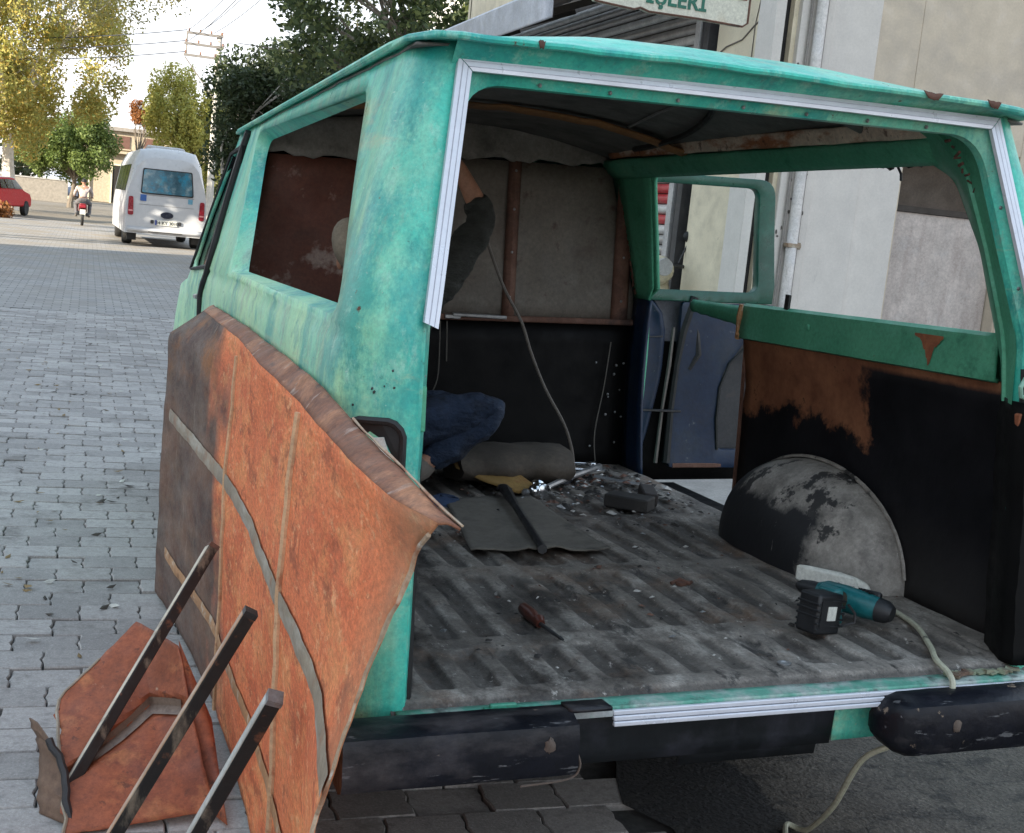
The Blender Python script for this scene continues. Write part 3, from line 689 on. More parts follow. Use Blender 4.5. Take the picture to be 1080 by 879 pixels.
# wheel arches
for s in (-1, 1):
    m = MB()
    def arch(a, t, s=s):
        rr = .485; yy = 1.08-math.cos(a)*rr
        zz = .585+math.sin(a)**.85*.325
        k = t
        q = math.sqrt(max(0, 1-(max(0, k-.22)/.78)**2*.62))
        yy = 1.08-math.cos(a)*rr*q; zz = .585+(zz-.585)*q
        xx = .912-.232*k
        return (s*xx, yy, zz)
    aa = [math.pi*i/28 for i in range(29)]
    m.grid(arch, aa, [0, .15, .18, .22, .4, .55, .65, .75, .85, .93, 1])
    o = len(m.v)
    ring = [arch(a, 1) for a in aa]
    for f, dx in ((.85, .018), (.6, .030), (.3, .034), (.0, .034)):
        for p in ring: m.v.append((p[0]-s*dx, 1.08+(p[1]-1.08)*f, .585+(p[2]-.585)*f))
    n = len(aa); base = o-0
    st = [i*11+10 for i in range(n)]
    prev = st
    for k in range(4):
        cur = [o+k*n+i for i in range(n)]
        for i in range(n-1): m.f.append((prev[i], prev[i+1], cur[i+1], cur[i])); m.mi.append(0)
        prev = cur
    m.build('wheel_arch', ARCHM, van, angle=1.0)
m = MB(); m.tube([(.87, y, z) for y, z in [(1.08-math.cos(a)*.494, .588+math.sin(a)**.85*.330) for a in [math.pi*i/24 for i in range(1, 24)]]], .006, 5); m.build('wheel_arch_seam', ARCHM, van)
# left lining, ceiling, partition
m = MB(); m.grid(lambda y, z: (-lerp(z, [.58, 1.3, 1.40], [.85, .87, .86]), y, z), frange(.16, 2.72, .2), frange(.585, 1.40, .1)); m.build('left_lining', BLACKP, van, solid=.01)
m = MB(); m.grid(lambda x, y: (x, y, roofz(x, y)-.018-.010*abs(math.sin(y*6))*(1-min(1, abs(x)/.7))-.002*noise1(x*9+y*7, 3)), frange(-.765, .765, .07), frange(.16, 2.74, .08)); m.build('ceiling_sheet', CEIL, van, solid=.006)
for k, (y, wd, M_) in ((0, (.72, .035, CEIL)), (2, (1.92, .075, WOODRIB))):
    m = MB(); m.grid(lambda x, t, y=y, wd=wd, k=k: (x, y+(t-.5)*wd+.006*noise1(x*7, k), roofz(x, 1)-.036-.012*math.sin(math.pi*t)-(.008 if k == 2 else .0)+.004*noise1(x*11, k)), frange(-.74, .70, .06), frange(0, 1, .2)); m.build('roof_rib', M_, van, solid=.008)
m = MB()
for (a, b, c) in (((-.42, .75, 2.015), (-.28, 1.15, 2.02), (-.2, 1.3, 2.03)), ((.28, .9, 2.01), (.40, 1.5, 2.02), (.46, 1.9, 2.0)), ((.05, .6, 2.02), (.18, .62, 2.012), (.2, .7, 2.03))): m.tube([a, b, c], .005, 5)
m.build('ceiling_wire', mat('dusty_wire', (.22, .21, .2), .7), van)
m = MB(); m.tube(smooth3([(.30, .9, 2.02), (.46, 1.25, 1.995), (.56, 1.6, 1.970), (.60, 1.95, 1.950), (.62, 2.2, 1.948)]), .011, 6); m.build('hanging_liner_fold', RUBBER, van)
YP = 2.72
m = MB(); m.grid(lambda x, z: (-.02+(x+.02)*(wz(z)-.02)/.93, YP+.006*noise1(x*4+z*3, 1), z), frange(-.02, .905, .06), frange(1.235, 1.90, .07)); m.build('partition_panel', INGREY, van, solid=.01)
m = MB(); m.grid(lambda x, z: (-.02+(x+.02)*(wz(z)-.07)/.875, YP-.004+.006*noise1(x*3+z*5, 4), z), frange(-.875, -.02, .06), frange(1.235, 1.86, .07)); m.build('partition_panel', INRUST, van, solid=.01)
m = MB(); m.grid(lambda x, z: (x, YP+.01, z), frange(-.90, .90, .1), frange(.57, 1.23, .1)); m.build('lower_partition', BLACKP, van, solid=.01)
m = MB(); m.grid(lambda x, t: (x, YP-.02+.02*t, (1.905 if x > -.05 else 1.86)+.018*noise1(x*9, 2)*(1-t)+t*(roofz(x, 1)-.03-1.87)), frange(-.75, .76, .04), frange(0, 1, .2)); m.build('torn_headliner', LINER, van, solid=.01)
for x, wd, M_ in ((.30, .05, RUSTD), (.815, .075, RUSTD), (-.03, .05, RUSTD)):
    m = MB(); m.grid(lambda t, z, x=x, wd=wd: (x+(t-.5)*wd, YP-.012-.014*math.sin(math.pi*t), z), frange(0, 1, .25), frange(1.235, 1.90, .08)); ob = m.build('partition_stud', M_, van, solid=.006)
    for z in (1.33, 1.52, 1.7, 1.86):
        m = MB(); m.blob((x, YP-.031, z), .006, 7, 5); m.build('stud_bolt', STEEL, ob)
m = MB(); m.box((.43, YP-.022, 1.238), (.95, .03, .026)); m.build('partition_ledge', RUSTD, van, bevel=.006)
m = MB(); m.box((.17, YP-.030, 1.246), (.24, .03, .016), (0, .03, .02)); m.box((.05, YP-.03, 1.24), (.07, .03, .02)); m.build('ledge_bracket', STEEL, van, bevel=.004)
for p in ([(-.0, 2.69, 1.22), (.0, 2.685, 1.0), (-.02, 2.69, .92)], [(.03, 2.69, 1.22), (.035, 2.69, 1.05)], [(.78, 2.69, 1.15), (.76, 2.69, .95), (.73, 2.69, .75), (.74, 2.69, .62)]): m = MB(); m.tube(smooth3(p), .0028, 5); m.build('partition_wire', mat('pale_wire', (.12, .115, .10), .6), van)
m = MB()
for k in range(14): m.blob((random.uniform(.70, .88), YP-.016, random.uniform(.66, 1.15)), random.uniform(.003, .007), 6, 4)
m.build('partition_rivet', STEEL, van, kind='stuff')
m = MB(); m.grid(lambda z, t: (lerp(z, [.6, 1.35, 1.9], [.895, .895, .765])+.004*t, lerp(t, [0, 1], [2.70, lerp(z, [.6, 1.34, 1.40, 1.87], [2.60, 2.59, 2.51, 2.36])])-.004*math.sin(t*3.1), z), frange(1.35, 1.9, .05), frange(0, 1, .25)); m.build('side_door_pillar', GREEN_IN, van, solid=.01)
m = MB(); m.grid(lambda z, t: (.888+.004*t+.01*math.sin(z*5), 2.70-t*(.175+.015*math.sin(z*4)), z), frange(.575, 1.345, .05), frange(0, 1, .25)); m.build('lower_door_pillar', BLUEP, van, solid=.012)
m = MB()
for z in frange(1.38, 1.93, .03): m.blob((lerp(z, [1.38, 1.9], [.875, .765])+random.uniform(-.004, .004), 2.69, z), (.007, .01, .018), 6, 4, .3)
m.build('pillar_caulk', RUSTD, van, kind='stuff')
# rear sill
m = MB(); m.grid(lambda x, t: (x, .0-.052*t, .586-.004*t-.010*(t > .95)), frange(-.79, .80, .06), [0, .3, .6, .9, 1]); m.build('rear_sill', mat('worn_sill_paint', (.10, .32, .24), .55, layers=(((.40, .42, .40), 9, .46, .60, .85), ((.05, .05, .05), 16, .56, .66, .8)), bump=.2), van, solid=.01)
m = MB()
for k, (z, d) in enumerate(((.572, .0), (.560, .003), (.548, .006))): m.box((.245, -.057-d, z), (1.13, .010, .0105))
m.build('sill_trim', TRIM, van, bevel=.002)
m = MB(); m.box((-.53, -.056, .571), (.42, .008, .016)); m.build('sill_trim', mat('dull_sill_trim', (.36, .38, .38), .5, .1, layers=(((.12, .3, .22), 12, .55, .68, .8),)), van, bevel=.002)
m = MB(); m.box((-.565, -.035, .589), (.085, .022, .008)); m.box((-.565, -.035, .596), (.06, .012, .010)); m.build('floor_latch', mat('latch_green', (.06, .30, .20), .5, layers=(((.12, .08, .06), 20, .5, .62, .9),)), van, bevel=.003)
m = MB()
for k in range(10): m.box((.57+k*.022+random.uniform(-.01, .01), -.02+random.uniform(-.01, .01), .592), (.03, .02, random.uniform(.004, .012)), (random.uniform(-.2, .2), random.uniform(-.2, .2), random.random()))
m.build('crusted_rust', mat('pale_crust', (.22, .25, .17), .8, layers=(((.10, .045, .03), 12, .48, .6, .9),)), van, kind='stuff')
m = MB(); m.grid(lambda x, t: (x, .0+.02*t, .56-.13*t), frange(-.80, .275, .1), frange(0, 1, .25)); m.grid(lambda x, t: (x, .045+.015*t, .45-.06*t), frange(-.1, .262, .1), [0, .5, 1]); m.build('rear_valance', mat('dark_valance', (.008, .010, .012), .55, spec=.3, layers=(((.045, .045, .06), 5, .5, .7, .7),)), van, solid=.008)
m = MB(); m.grid(lambda x, t: (x, .004+.01*t+.03*(x-.28)*t, .545-.108*t), frange(.278, .42, .03), frange(0, 1, .25)); m.box((.41, -.03, .548), (.06, .05, .012)); m.build('bumper_bracket', PAINT, van, solid=.006)
# bumper halves
def bumper(x0, x1, zt, zb, endl, endr, name='rear_bumper'):
    m = MB(); n = 16
    sec = [(-.05, zt-.004), (-.115, zt), (-.150, zt-.012), (-.158, zt-.035), (-.156, (zt+zb)/2), (-.158, zb+.035), (-.148, zb+.012), (-.118, zb), (-.05, zb+.004)]
    def fn(x, t):
        i = int(round(t*(len(sec)-1))); y, z = sec[i]
        k = 1
        if endl and x < x0+.07: k = max(.0, 1-((x0+.07-x)/.07)**2.2)**.5
        if endr and x > x1-.05: k = max(.0, 1-((x-x1+.05)/.05)**2.2)**.5
        zc = (zt+zb)/2
        return (x, -.05+(y+.05)*max(.12, k), zc+(z-zc)*max(.25, k)+.0007*noise1(x*9, i))
    xs = frange(x0, x1, .03)+[x0+.003, x0+.008, x1-.003, x1-.008]; xs = sorted(xs)
    m.grid(fn, xs, [i/(len(sec)-1) for i in range(len(sec))])
    c = len(sec); m.f += [tuple(range(c)), tuple(range(len(m.v)-c, len(m.v)))]; m.mi += [0, 0]
    return m.build(name, BUMPER, van, angle=.75)
bl = bumper(-.93, -.435, .600, .468, False, False)
m = MB(); m.grid(lambda x, t: (x, -.05-.06*t, .602+.004*t), frange(-.44, -.345, .03), [0, .5, 1]); m.build('bent_bumper_lip', BUMPER, bl, solid=.008)
m = MB(); m.blob((-.50, -.157, .552), (.014, .005, .016), 10, 6, .25); m.build('bumper_bolt', mat('rusty_bolt', (.10, .075, .06), .8), bl)
m = MB(); m.tube(smooth3([(-.437, -.15, .53), (-.43, -.155, .50), (-.455, -.156, .475), (-.56, -.156, .468)]), .0025, 6); m.build('scuffed_edge', mat('scuffed_black', (.09, .065, .05), .6, layers=(((.3, .25, .2), 20, .6, .7, .8),)), bl)
br = bumper(.335, .93, .580, .440, True, False)
m = MB(); m.blob((.50, -.157, .52), (.012, .005, .014), 10, 6, .25); m.build('bumper_bolt', mat('rusty_bolt', (.10, .075, .06), .8), br)
# underside and wheels
m = MB(); m.box((0, 2.4, .44), (1.66, 4.4, .10)); m.box((-.38, 1.6, .40), (.10, 2.6, .06)); m.box((.42, 1.6, .40), (.10, 2.6, .06)); m.tube([(-.75, 1.1, .34), (.75, 1.1, .34)], .05, 10); m.blob((0, 1.1, .34), .13, 12, 8); m.build('underbody', mat('grimy_underbody', (.018, .016, .015), .9), van)
m = MB(); m.tube([(-.12, .5, .40), (-.12, 1.5, .38), (-.1, 3.2, .35)], .028, 10); m.build('exhaust_pipe', RUSTD, van)
for s in (-1, 1):
    for y in (1.13, 4.02):
        g = vground(s*.76, y); zc = g+.31
        m = MB(); m.lathe([(.19, -.085), (.27, -.09), (.305, -.075), (.315, -.04), (.315, .04), (.305, .075), (.27, .09), (.19, .085)], (s*.77, y, zc), 'x', 28); wh = m.build('wheel', TYRE, van)
        m = MB(); m.lathe([(.19, -.07), (.185, .03), (.14, .05), (.06, .06), (.0, .062)], (s*.77, y, zc), 'x', 24); m.build('rim', STEEL, wh)
# tail lamp hole at the left corner
def corner(a, z, off=0.):
    p = Vector(fnl(a, z)); q = Vector(fnl(a+.02, z))-Vector(fnl(a-.02, z)); nrm = Vector((-q.y, q.x, 0)).normalized()
    if nrm.y > 0 or (nrm.x > 0 and abs(nrm.y) < .2): nrm = -nrm
    return p+nrm*off
def lamp_pts(k, off): return [corner(.645+x*.68*k, 1.112+z*k, off) for x, z in LAMP]
LAMP = [(.40*math.cos(t), .082*math.sin(t)*(1 if math.sin(t) > 0 else .9)) for t in [math.pi*2*i/32 for i in range(32)]]
LAMP = [(max(-.36, min(.36, x*1.15)), max(-.10, min(.085, z*1.18)) - (.055 if z < 0 else 0)) for x, z in LAMP]
m = MB(); m.add(lamp_pts(1, .004), [tuple(range(32))]); lampo = m.build('tail_lamp', RUBBER, van, smooth=False)
m = MB(); m.tube(lamp_pts(1, .004)+lamp_pts(1, .004)[:2], .008, 7, cap=False); m.build('lamp_rubber', RUBBER, lampo)
m = MB(); m.add([corner(a, z, .010) for a, z in [(.74, 1.165), (.66, 1.163), (.64, 1.125), (.56, 1.12), (.53, 1.10), (.58, 1.05), (.60, 1.03), (.80, 1.02), (.80, 1.12)]], [tuple(range(9))]); m.build('lamp_backing', WHITEPL, lampo, smooth=False, solid=.006, soff=1)
m = MB(); m.blob(corner(.70, 1.13, .016), (.008, .008, .008), 8, 6); m.build('lamp_bulb', STEEL, lampo)
m = MB()
for a, z in [(.62, 1.262), (.72, 1.268), (.80, 1.266), (.45, 1.225), (.78, 1.30), (.64, 1.255)]: m.blob(corner(a, z, .0), random.uniform(.0018, .0036), 7, 5, .3)
m.build('screw_hole', DARKSTEEL, van, kind='stuff')
# open loading door on the right side, seen from inside
YD = 2.80
door = bpy.data.objects.new('side_door', None); COL.objects.link(door); door.parent = van
DO = rpoly([(.93, .575), (1.60, .575), (1.61, 1.42), (1.575, 1.905), (.95, 1.905)], [.03, .03, .0, .08, .06])
DH = rpoly([(.975, 1.385), (1.525, 1.385), (1.50, 1.862), (.955, 1.862)], .05)
UP = rpoly([(.89, 1.335), (1.60, 1.335), (1.61, 1.42), (1.578, 1.905), (.89, 1.905)], [0, 0, 0, .09, .06])
m = panel(UP, [DH], lambda x, z: (x, YD+.02*math.sin((z-1.3)*4), z), frange(.95, 1.6, .06), frange(1.34, 1.9, .06)); m.build('door_frame', DOORGREEN, door, solid=.05, bevel=.006)
m = MB(); lp = rpoly([(.96, 1.37), (1.54, 1.37), (1.515, 1.877), (.94, 1.877)], .06); m.tube([(x, YD-.004+.02*math.sin((z-1.3)*4), z) for x, z in lp+lp[:2]], .011, 7, cap=False); m.build('glass_seal', DOORGREEN, door)
m = MB(); m.add([(1.0, YD+.04, 1.37), (1.54, YD+.04, 1.37), (1.52, YD+.05, 1.88), (.98, YD+.05, 1.88)], [(0, 1, 2, 3)]); m.build('door_glass', GLASS, door, smooth=False)
m = panel(rpoly([(1.13, .575), (1.62, .575), (1.62, 1.335), (1.14, 1.335)], .02), [rpoly([(1.36, .66), (1.59, .66), (1.60, 1.20), (1.50, 1.20), (1.37, 1.02)], [.04, .02, .02, .08, .12])], lambda x, z: (x, YD-.02+.01*math.sin(x*9)*math.sin(z*6), z), frange(1.1, 1.6, .06), frange(.6, 1.3, .06)); m.build('door_inner_skin', BLUEP, door, solid=.03, bevel=.004)
m = MB(); m.grid(lambda x, z: (x, YD+.035, z), frange(1.33, 1.61, .07), frange(.63, 1.23, .1)); m.build('door_card', BLUEGREY, door)
m = MB(); m.tube([(1.47, YD-.05, 1.30), (1.43, YD-.05, 1.22)], .007, 6); m.build('door_rod', STEEL, door)
m = MB(); m.tube([(1.60, YD-.05, 1.32), (1.50, YD-.052, 1.16), (1.40, YD-.052, 1.06), (1.36, YD-.052, .95), (1.355, YD-.05, .80), (1.37, YD-.05, .66)], .008, 6); m.build('door_cable', RUBBER, door)
m = MB(); m.box((1.40, YD-.02, .585), (.50, .06, .022)); m.build('door_bottom_rail', RUSTD, door, bevel=.004)
m = MB(); m.grid(lambda x, z: (x, YD-.03+.03*math.sin((x-.92)*16), z), [.925+lerp(0, [0], [0])+k*.0215 for k in range(9)], frange(.575, 1.36, .08)); 
for i, v in enumerate(m.v):
    k = (v[0]-.925)/.172; z = v[2]; wmax = lerp(z, [.575, .75, 1.0, 1.2, 1.3, 1.36], [.055, .10, .15, .155, .13, .07]); m.v[i] = (.925+k*wmax, v[1], z)
m.build('hinge_pillar', BLUEP, door, solid=.02)
m = MB(); m.grid(lambda x, z: (x, YD+.035, z), [1.04, 1.12, 1.2, 1.3], frange(1.15, 1.36, .07)); m.build('door_corner_plate', mat('lilac_grey_paint', (.16, .165, .19), .6), door)
m = MB(); m.grid(lambda x, z: (x, YD+.06, z), [.95, 1.1, 1.25, 1.4, 1.6], frange(.50, 1.33, .1)); m.build('door_shadow_plate', BLACKP, door, solid=.01)  # near-black plate added to stand for the shade in the door gap
m = MB(); m.box((1.0, 2.2, .50), (.26, .98, .04)); m.build('side_step', BLACKP, van)
m = MB(); m.tube([(1.20, YD-.05, 1.36), (1.155, YD-.05, 1.2), (1.135, YD-.05, 1.05), (1.12, YD-.05, .85), (1.115, YD-.05, .6)], [.02, .02, .015, .016, .02], 7); m.build('door_edge_seal', RUBBER, door)
m = MB(); m.tube([(1.105, YD-.055, 1.22), (1.095, YD-.055, 1.05), (1.075, YD-.055, .85), (1.06, YD-.055, .60)], [.008, .010, .008, .010], 6); m.build('door_weld_edge', mat('dull_edge', (.13, .115, .10), .6, .2), door)
m = MB(); m.tube([(.97, YD-.07, .845), (1.16, YD-.07, .84)], .006, 6); m.tube([(.97, YD-.07, 1.175), (1.05, YD-.06, 1.178)], .004, 6); m.build('door_check_bar', DARKSTEEL, door)
m = MB(); m.tube([(1.22, YD-.045, 1.25), (1.24, YD-.05, 1.1), (1.20, YD-.045, 1.03)], [.012, .016, .01], 7); m.build('door_latch_lever', DARKSTEEL, door)
# hidden back face of the cab so that the van is closed behind the partition
m = MB(); m.grid(lambda x, z: (x, 3.0, z), [-.8, 0, .8], [.5, 1.2, 1.9]); m.build('cab_bulkhead', BLACKP, van)

# ================================================================ RUSTY SHEET METAL LEANING ON THE VAN
def sheetX(y, z):
    t = max(0, 1.19-z)
    x = -.985-.035*min(t, .5)-.02*t
    if y < -.2: x += .045*min(1, (-.2-y)/.5)*min(1, t/.10)-.13*((-.2-y)/.6)**1.3*min(1.1, t/.45)
    if y > 1.37: x -= .10*min(1, (y-1.37)/1.1)*min(1, max(0, (1.245-z)/.10))
    else: x += .012*math.sin(y*2.4)*t
    return x+.004*noise1(y*2+z*3, 1)+.004*math.sin(y*4.1+1)*math.sin(z*6)
BASE = (-1.02, .85, 0)
rs = vthing('rusty_sheet', (BASE[0], BASE[1], vground(BASE[0], BASE[1])), 'large rusty orange sheet metal panel with a torn corner leaning on the van side', 'sheet metal')
bo = (BASE[0], BASE[1], vground(BASE[0], BASE[1])) 
def sheetpt(s, t):
    zt = lerp(s, [0, .04, .335, .66, .86, 1], [1.150, 1.245, 1.240, 1.205, 1.192, 1.190])
    ytop = lerp(s, [0, .04, .335, .66, .86, 1], [2.56, 2.45, 1.18, .10, -.50, -.78]); 
    ybot = lerp(s, [0, .04, .335, .66, .86, 1], [2.55, 2.42, 1.28, .18, -.38, -.715])
    y = ytop+(ybot-ytop)*min(1, t/.4)
    if s > .97: y += .012*noise1(t*9, 2)+.008*noise1(t*37, 3)+.007*noise1(t*90, 4)+(.03*abs(noise1(t*60, 7)) if t < .12 else 0)
    if s > .86: y -= .085*(s-.86)/.14*max(0, 1-t/.075)
    zb = vground(-1.05, y)+.02
    z = zt+(zb-zt)*t
    x = sheetX(y, z)
    if s < .04: x -= (.04-s)/.04*.02
    if s > .93 and t < .12: x += .03*(s-.93)/.07*(1-t/.12)
    return Vector((x, y, z))-Vector(bo)
m = MB(); m.grid(sheetpt, [0, .01, .02, .03, .04]+frange(.06, 1, .0157), frange(0, 1, .02))
m.build('sheet', RUSTP, rs, solid=.004, angle=.8)
# folded top flange, back edge resting on the van's side
def flange(s, t):
    a = sheetpt(s, 0)+Vector(bo)
    yb = lerp(s, [0, .04, .335, .66, .86, .95, 1], [2.60, 2.57, 1.48, .25, -.39, -.68, -.87])
    zb = lerp(s, [0, .04, .335, .66, .86, .95, 1], [1.20, 1.262, 1.268, 1.256, 1.218, 1.206, 1.20])
    b = Vector((-.942++.003*noise1(s*11, 2), yb, zb+.0012*noise1(s*40, 3)))
    if s > .97: b += Vector((.015, -.02*noise1(s*200, 4), -.015))
    p = a.lerp(b, t); p.z += .004*math.sin(math.pi*t)+.0012*noise1(s*70+t*2, 2)*math.sin(math.pi*t)
    if t == 0: p += Vector((.0, 0, .001))
    return p-Vector(bo)
FLM = mat('flange_rust', (.21, .080, .040), .7, layers=(((.42, .18, .085), 10, .50, .62, .75, (1, .5, 1)), ((.44, .34, .28), 16, .60, .68, .7, (.3, 1.2, 1)), ((.05, .028, .022), 16, .58, .66, .8, (1, .5, 1))), bump=.5, grit=.35)
m = MB(); m.grid(flange, [0, .02, .04]+frange(.06, 1, .016), frange(0, 1, .2)); m.build('top_flange', FLM, rs, solid=.004, angle=.8)
# bright torn lip at the near end
m = MB(); m.tube([flange(s, 1.0)+Vector((.002, 0, .003)) for s in frange(.80, 1, .016)], [.0018+.003*abs(noise1(k*3, 1)) for k in range(len(frange(.80, 1, .016)))], 5)
m.tube([sheetpt(1, t)+Vector((-.001, -.003, 0)) for t in frange(.02, .8, .02)], [.0018+.0035*abs(noise1(k*2.3, 5)) for k in range(len(frange(.02, .8, .02)))], 5)
m.build('torn_lip', mat('torn_bright_edge', (.42, .30, .20), .6, .1, layers=(((.30, .11, .05), 12, .5, .62, .9), ((.62, .57, .50), 25, .60, .68, .8)), bump=.4), rs)
def line_on(ys, zs, r, name, M_, off=.004, flat=None):
    m = MB()
    if flat is None: m.tube([Vector((sheetX(y, z)-off, y, z))-Vector(bo) for y, z in zip(ys, zs)], r, 6)
    else:
        m.grid(lambda s, t: Vector((sheetX(lerp(s, range(len(ys)), ys), lerp(s, range(len(zs)), zs)+(t-.5)*flat*(1+.05*noise1(s*3, 6)))-off-.002*math.sin(math.pi*t), lerp(s, range(len(ys)), ys), lerp(s, range(len(zs)), zs)+(t-.5)*flat*(1+.05*noise1(s*3, 6))))-Vector(bo), frange(0, len(ys)-1, .12), [0, .25, .5, .75, 1])
    return m.build(name, M_, rs, angle=.9)
zz = frange(1.19, .10, .05)
BEADM = mat('pale_bead', (.60, .36, .20), .7, layers=(((.36, .13, .06), 18, .55, .65, .8),), bump=.3)
line_on([1.33+.01*noise1(z*5, 1) for z in zz], zz, .008, 'pressed_bead', BEADM, .002)
line_on([.17+.02*(1.2-z)*.5 for z in zz], zz, .011, 'pressed_bead', BEADM, .001)
yy = frange(2.52, -.72, .12)
line_on(yy, [.76+.09*(y+.62)/3.15 for y in yy], .02, 'seam_strip', STRIP, .005, .048)
yy = frange(2.4, -.4, .12)
line_on(yy, [.33 for y in yy], .012, 'seam_strip', RUSTLINE, .004, .04)
# second smaller sheet standing on the pavers in front of it
b2 = Vector((-1.36, .95, vground(-1.36, .95)))
s2 = vthing('folded_rusty_sheet', b2, 'small creased red-brown rusty sheet standing on the pavers at lower left', 'sheet metal')
def vg(x, y, dz=0): return Vector((x, y, vground(x, y)+dz))
TL = Vector((-1.263, 1.20, .433)); TR = Vector((-1.165, 1.0, .42)); L1 = Vector((-1.476, 1.0, .285)); R1 = Vector((-1.125, .92, .245)); BR = vg(-1.09, .66, .02); BL = vg(-1.45, .62, .0)
def quad(a, b, c, d, u, v): return (a*(1-u)+b*u)*(1-v)+(d*(1-u)+c*u)*v
SH2 = mat('red_brown_sheet', (.33, .095, .042), .7, layers=(((.20, .058, .03), 5, .5, .62, .8), ((.50, .19, .075), 9, .55, .64, .6), ((.10, .04, .026), 26, .61, .66, .7), ((.55, .40, .28), 24, .68, .72, .7, (1, 1, .15))), bump=.3, grit=.3)
m = MB()
def s2pt(u, v):
    top = L1.lerp(TL, min(1, u/.7)) if u < .7 else TL.lerp(TR, (u-.7)/.3)
    bot = BL.lerp(BR, u)
    p = top.lerp(bot, v)
    f = abs(v-(.62-.22*u))
    dent = max(0, 1-f/.07)
    p += Vector((.0, .04, -.012))*dent
    p += Vector((-.004*noise1(u*3+v*2, 2), -.004*noise1(u*2+v*3, 3), 0))
    if u < .04: p += Vector((.012*noise1(v*9, 1), 0, 0))
    return p-b2
m.grid(s2pt, frange(0, 1, .03), frange(0, 1, .03)); m.build('sheet', SH2, s2, solid=.003, angle=.35)
m = MB(); m.tube([s2pt(0, v) for v in frange(0, 1, .1)]+[], .005, 6); m.tube([s2pt(u, 0) for u in frange(0, .35, .07)], .004, 6); m.build('bare_edge', STRIP, s2)
m = MB(); m.grid(lambda u, v: s2pt(u, .62-.22*u+(v-.5)*.09)+Vector((-.004, -.006, .004)), frange(.25, .95, .05), frange(0, 1, .25)); m.build('scraped_crease', mat('scraped_crease', (.23, .17, .13), .6, layers=(((.12, .07, .05), 9, .5, .65, .8, (3, 1, 1)),)), s2)
def backpt(u, v):
    top = Vector((-1.16, 1.02, .43)).lerp(Vector((-1.08, .9, .24)), u); bot = vg(-1.14, .80, .0).lerp(vg(-1.06, .62, 0), u)
    return top.lerp(bot, v)-b2
m = MB(); m.grid(backpt, frange(0, 1, .2), frange(0, 1, .2)); m.build('side_flap', SH2, s2, solid=.003)
# upright scrap strip at its left
b3 = vg(-1.50, .86)
s3 = vthing('scrap_strip', b3, 'narrow rust-brown metal strip with a dark edge, standing at the lower left corner', 'scrap metal')
m = MB()
def s3pt(u, v):
    a = Vector((-1.545, .90, .285)).lerp(Vector((-1.497, .80, .27)), u); b = vg(-1.50, .74).lerp(vg(-1.425, .66), u)
    p = a.lerp(b, v); p.z -= .02*abs(u-.4)*(1-v); p += Vector((.012*math.sin(v*5)+.004*noise1(v*11, 1), 0, 0)); return p-b3
m.grid(s3pt, frange(0, 1, .2), frange(0, 1, .05)); m.build('strip', mat('strip_rust', (.17, .105, .07), .8, layers=(((.08, .05, .04), 8, .5, .7, .8),)), s3, solid=.004)
m = MB(); m.tube([s3pt(1, v)+Vector((.004, -.004, 0)) for v in frange(0, 1, .1)], .010, 6); m.build('dark_edge', mat('dark_edge_metal', (.03, .028, .028), .6), s3)
# three square tubes leaning on the big sheet
def tube_thing(top, bot, label, capm, side):
    top, bot = Vector(top), Vector(bot)
    o = vthing('square_tube', bot, label, 'steel tube', 'square steel tubes leaning on the rusty panel')
    d = (top-bot); L = d.length; dn_ = d.normalized()
    m = MB(); m.tube([Vector((0, 0, 0)), d*.5, d], .0145, sq=True, up=(0, 1, .0)); ob = m.build('tube', side, o, smooth=False, bevel=.0025)
    m = MB(); m.tube([d-dn_*.012, d+dn_*.0015], .0152, sq=True, up=(0, 1, 0)); m.build('cut_end', capm, o, smooth=False)
    m = MB()
    up = (Vector((0, 1, 0))-dn_*dn_.y).normalized(); b = dn_.cross(up)
    nrm = b if b.x < 0 else -b
    a = nrm*.0156; q = up*.0125
    m.grid(lambda s, t: d*s+a+q*(t*2-1), frange(.03, .985, .05), [0, 1]); m.build('worn_face', WORN[tube_thing.k % 3], o, solid=.0012, soff=0)
    tube_thing.k += 1
    return o
tube_thing.k = 0
WORN = [mat('worn_cream_face', (.62, .55, .43), .55, layers=(((.16, .10, .06), 9, .58, .66, .75),)), mat('worn_rust_face', (.46, .29, .19), .6, layers=(((.60, .50, .38), 5, .5, .65, .8), ((.14, .08, .05), 12, .60, .68, .7))), mat('worn_grey_face', (.52, .50, .45), .5, layers=(((.16, .145, .125), 9, .58, .68, .7),))]
tube_thing((-1.058, 1.16, .66), (-1.475, .735, .09), 'black square tube with a cream worn face, leftmost of the three leaning tubes', RUSTD, TUBEM)
tube_thing((-1.06, .26, .735), vg(-1.40, .36, .016), 'black square tube with a rusty worn face, middle of the three leaning tubes', DARKSTEEL, TUBEM)
tube_thing((-1.065, -.17, .698), vg(-1.27, .20, .016), 'square tube with a grey worn face, nearest of the three leaning tubes', STEEL, TUBEM)

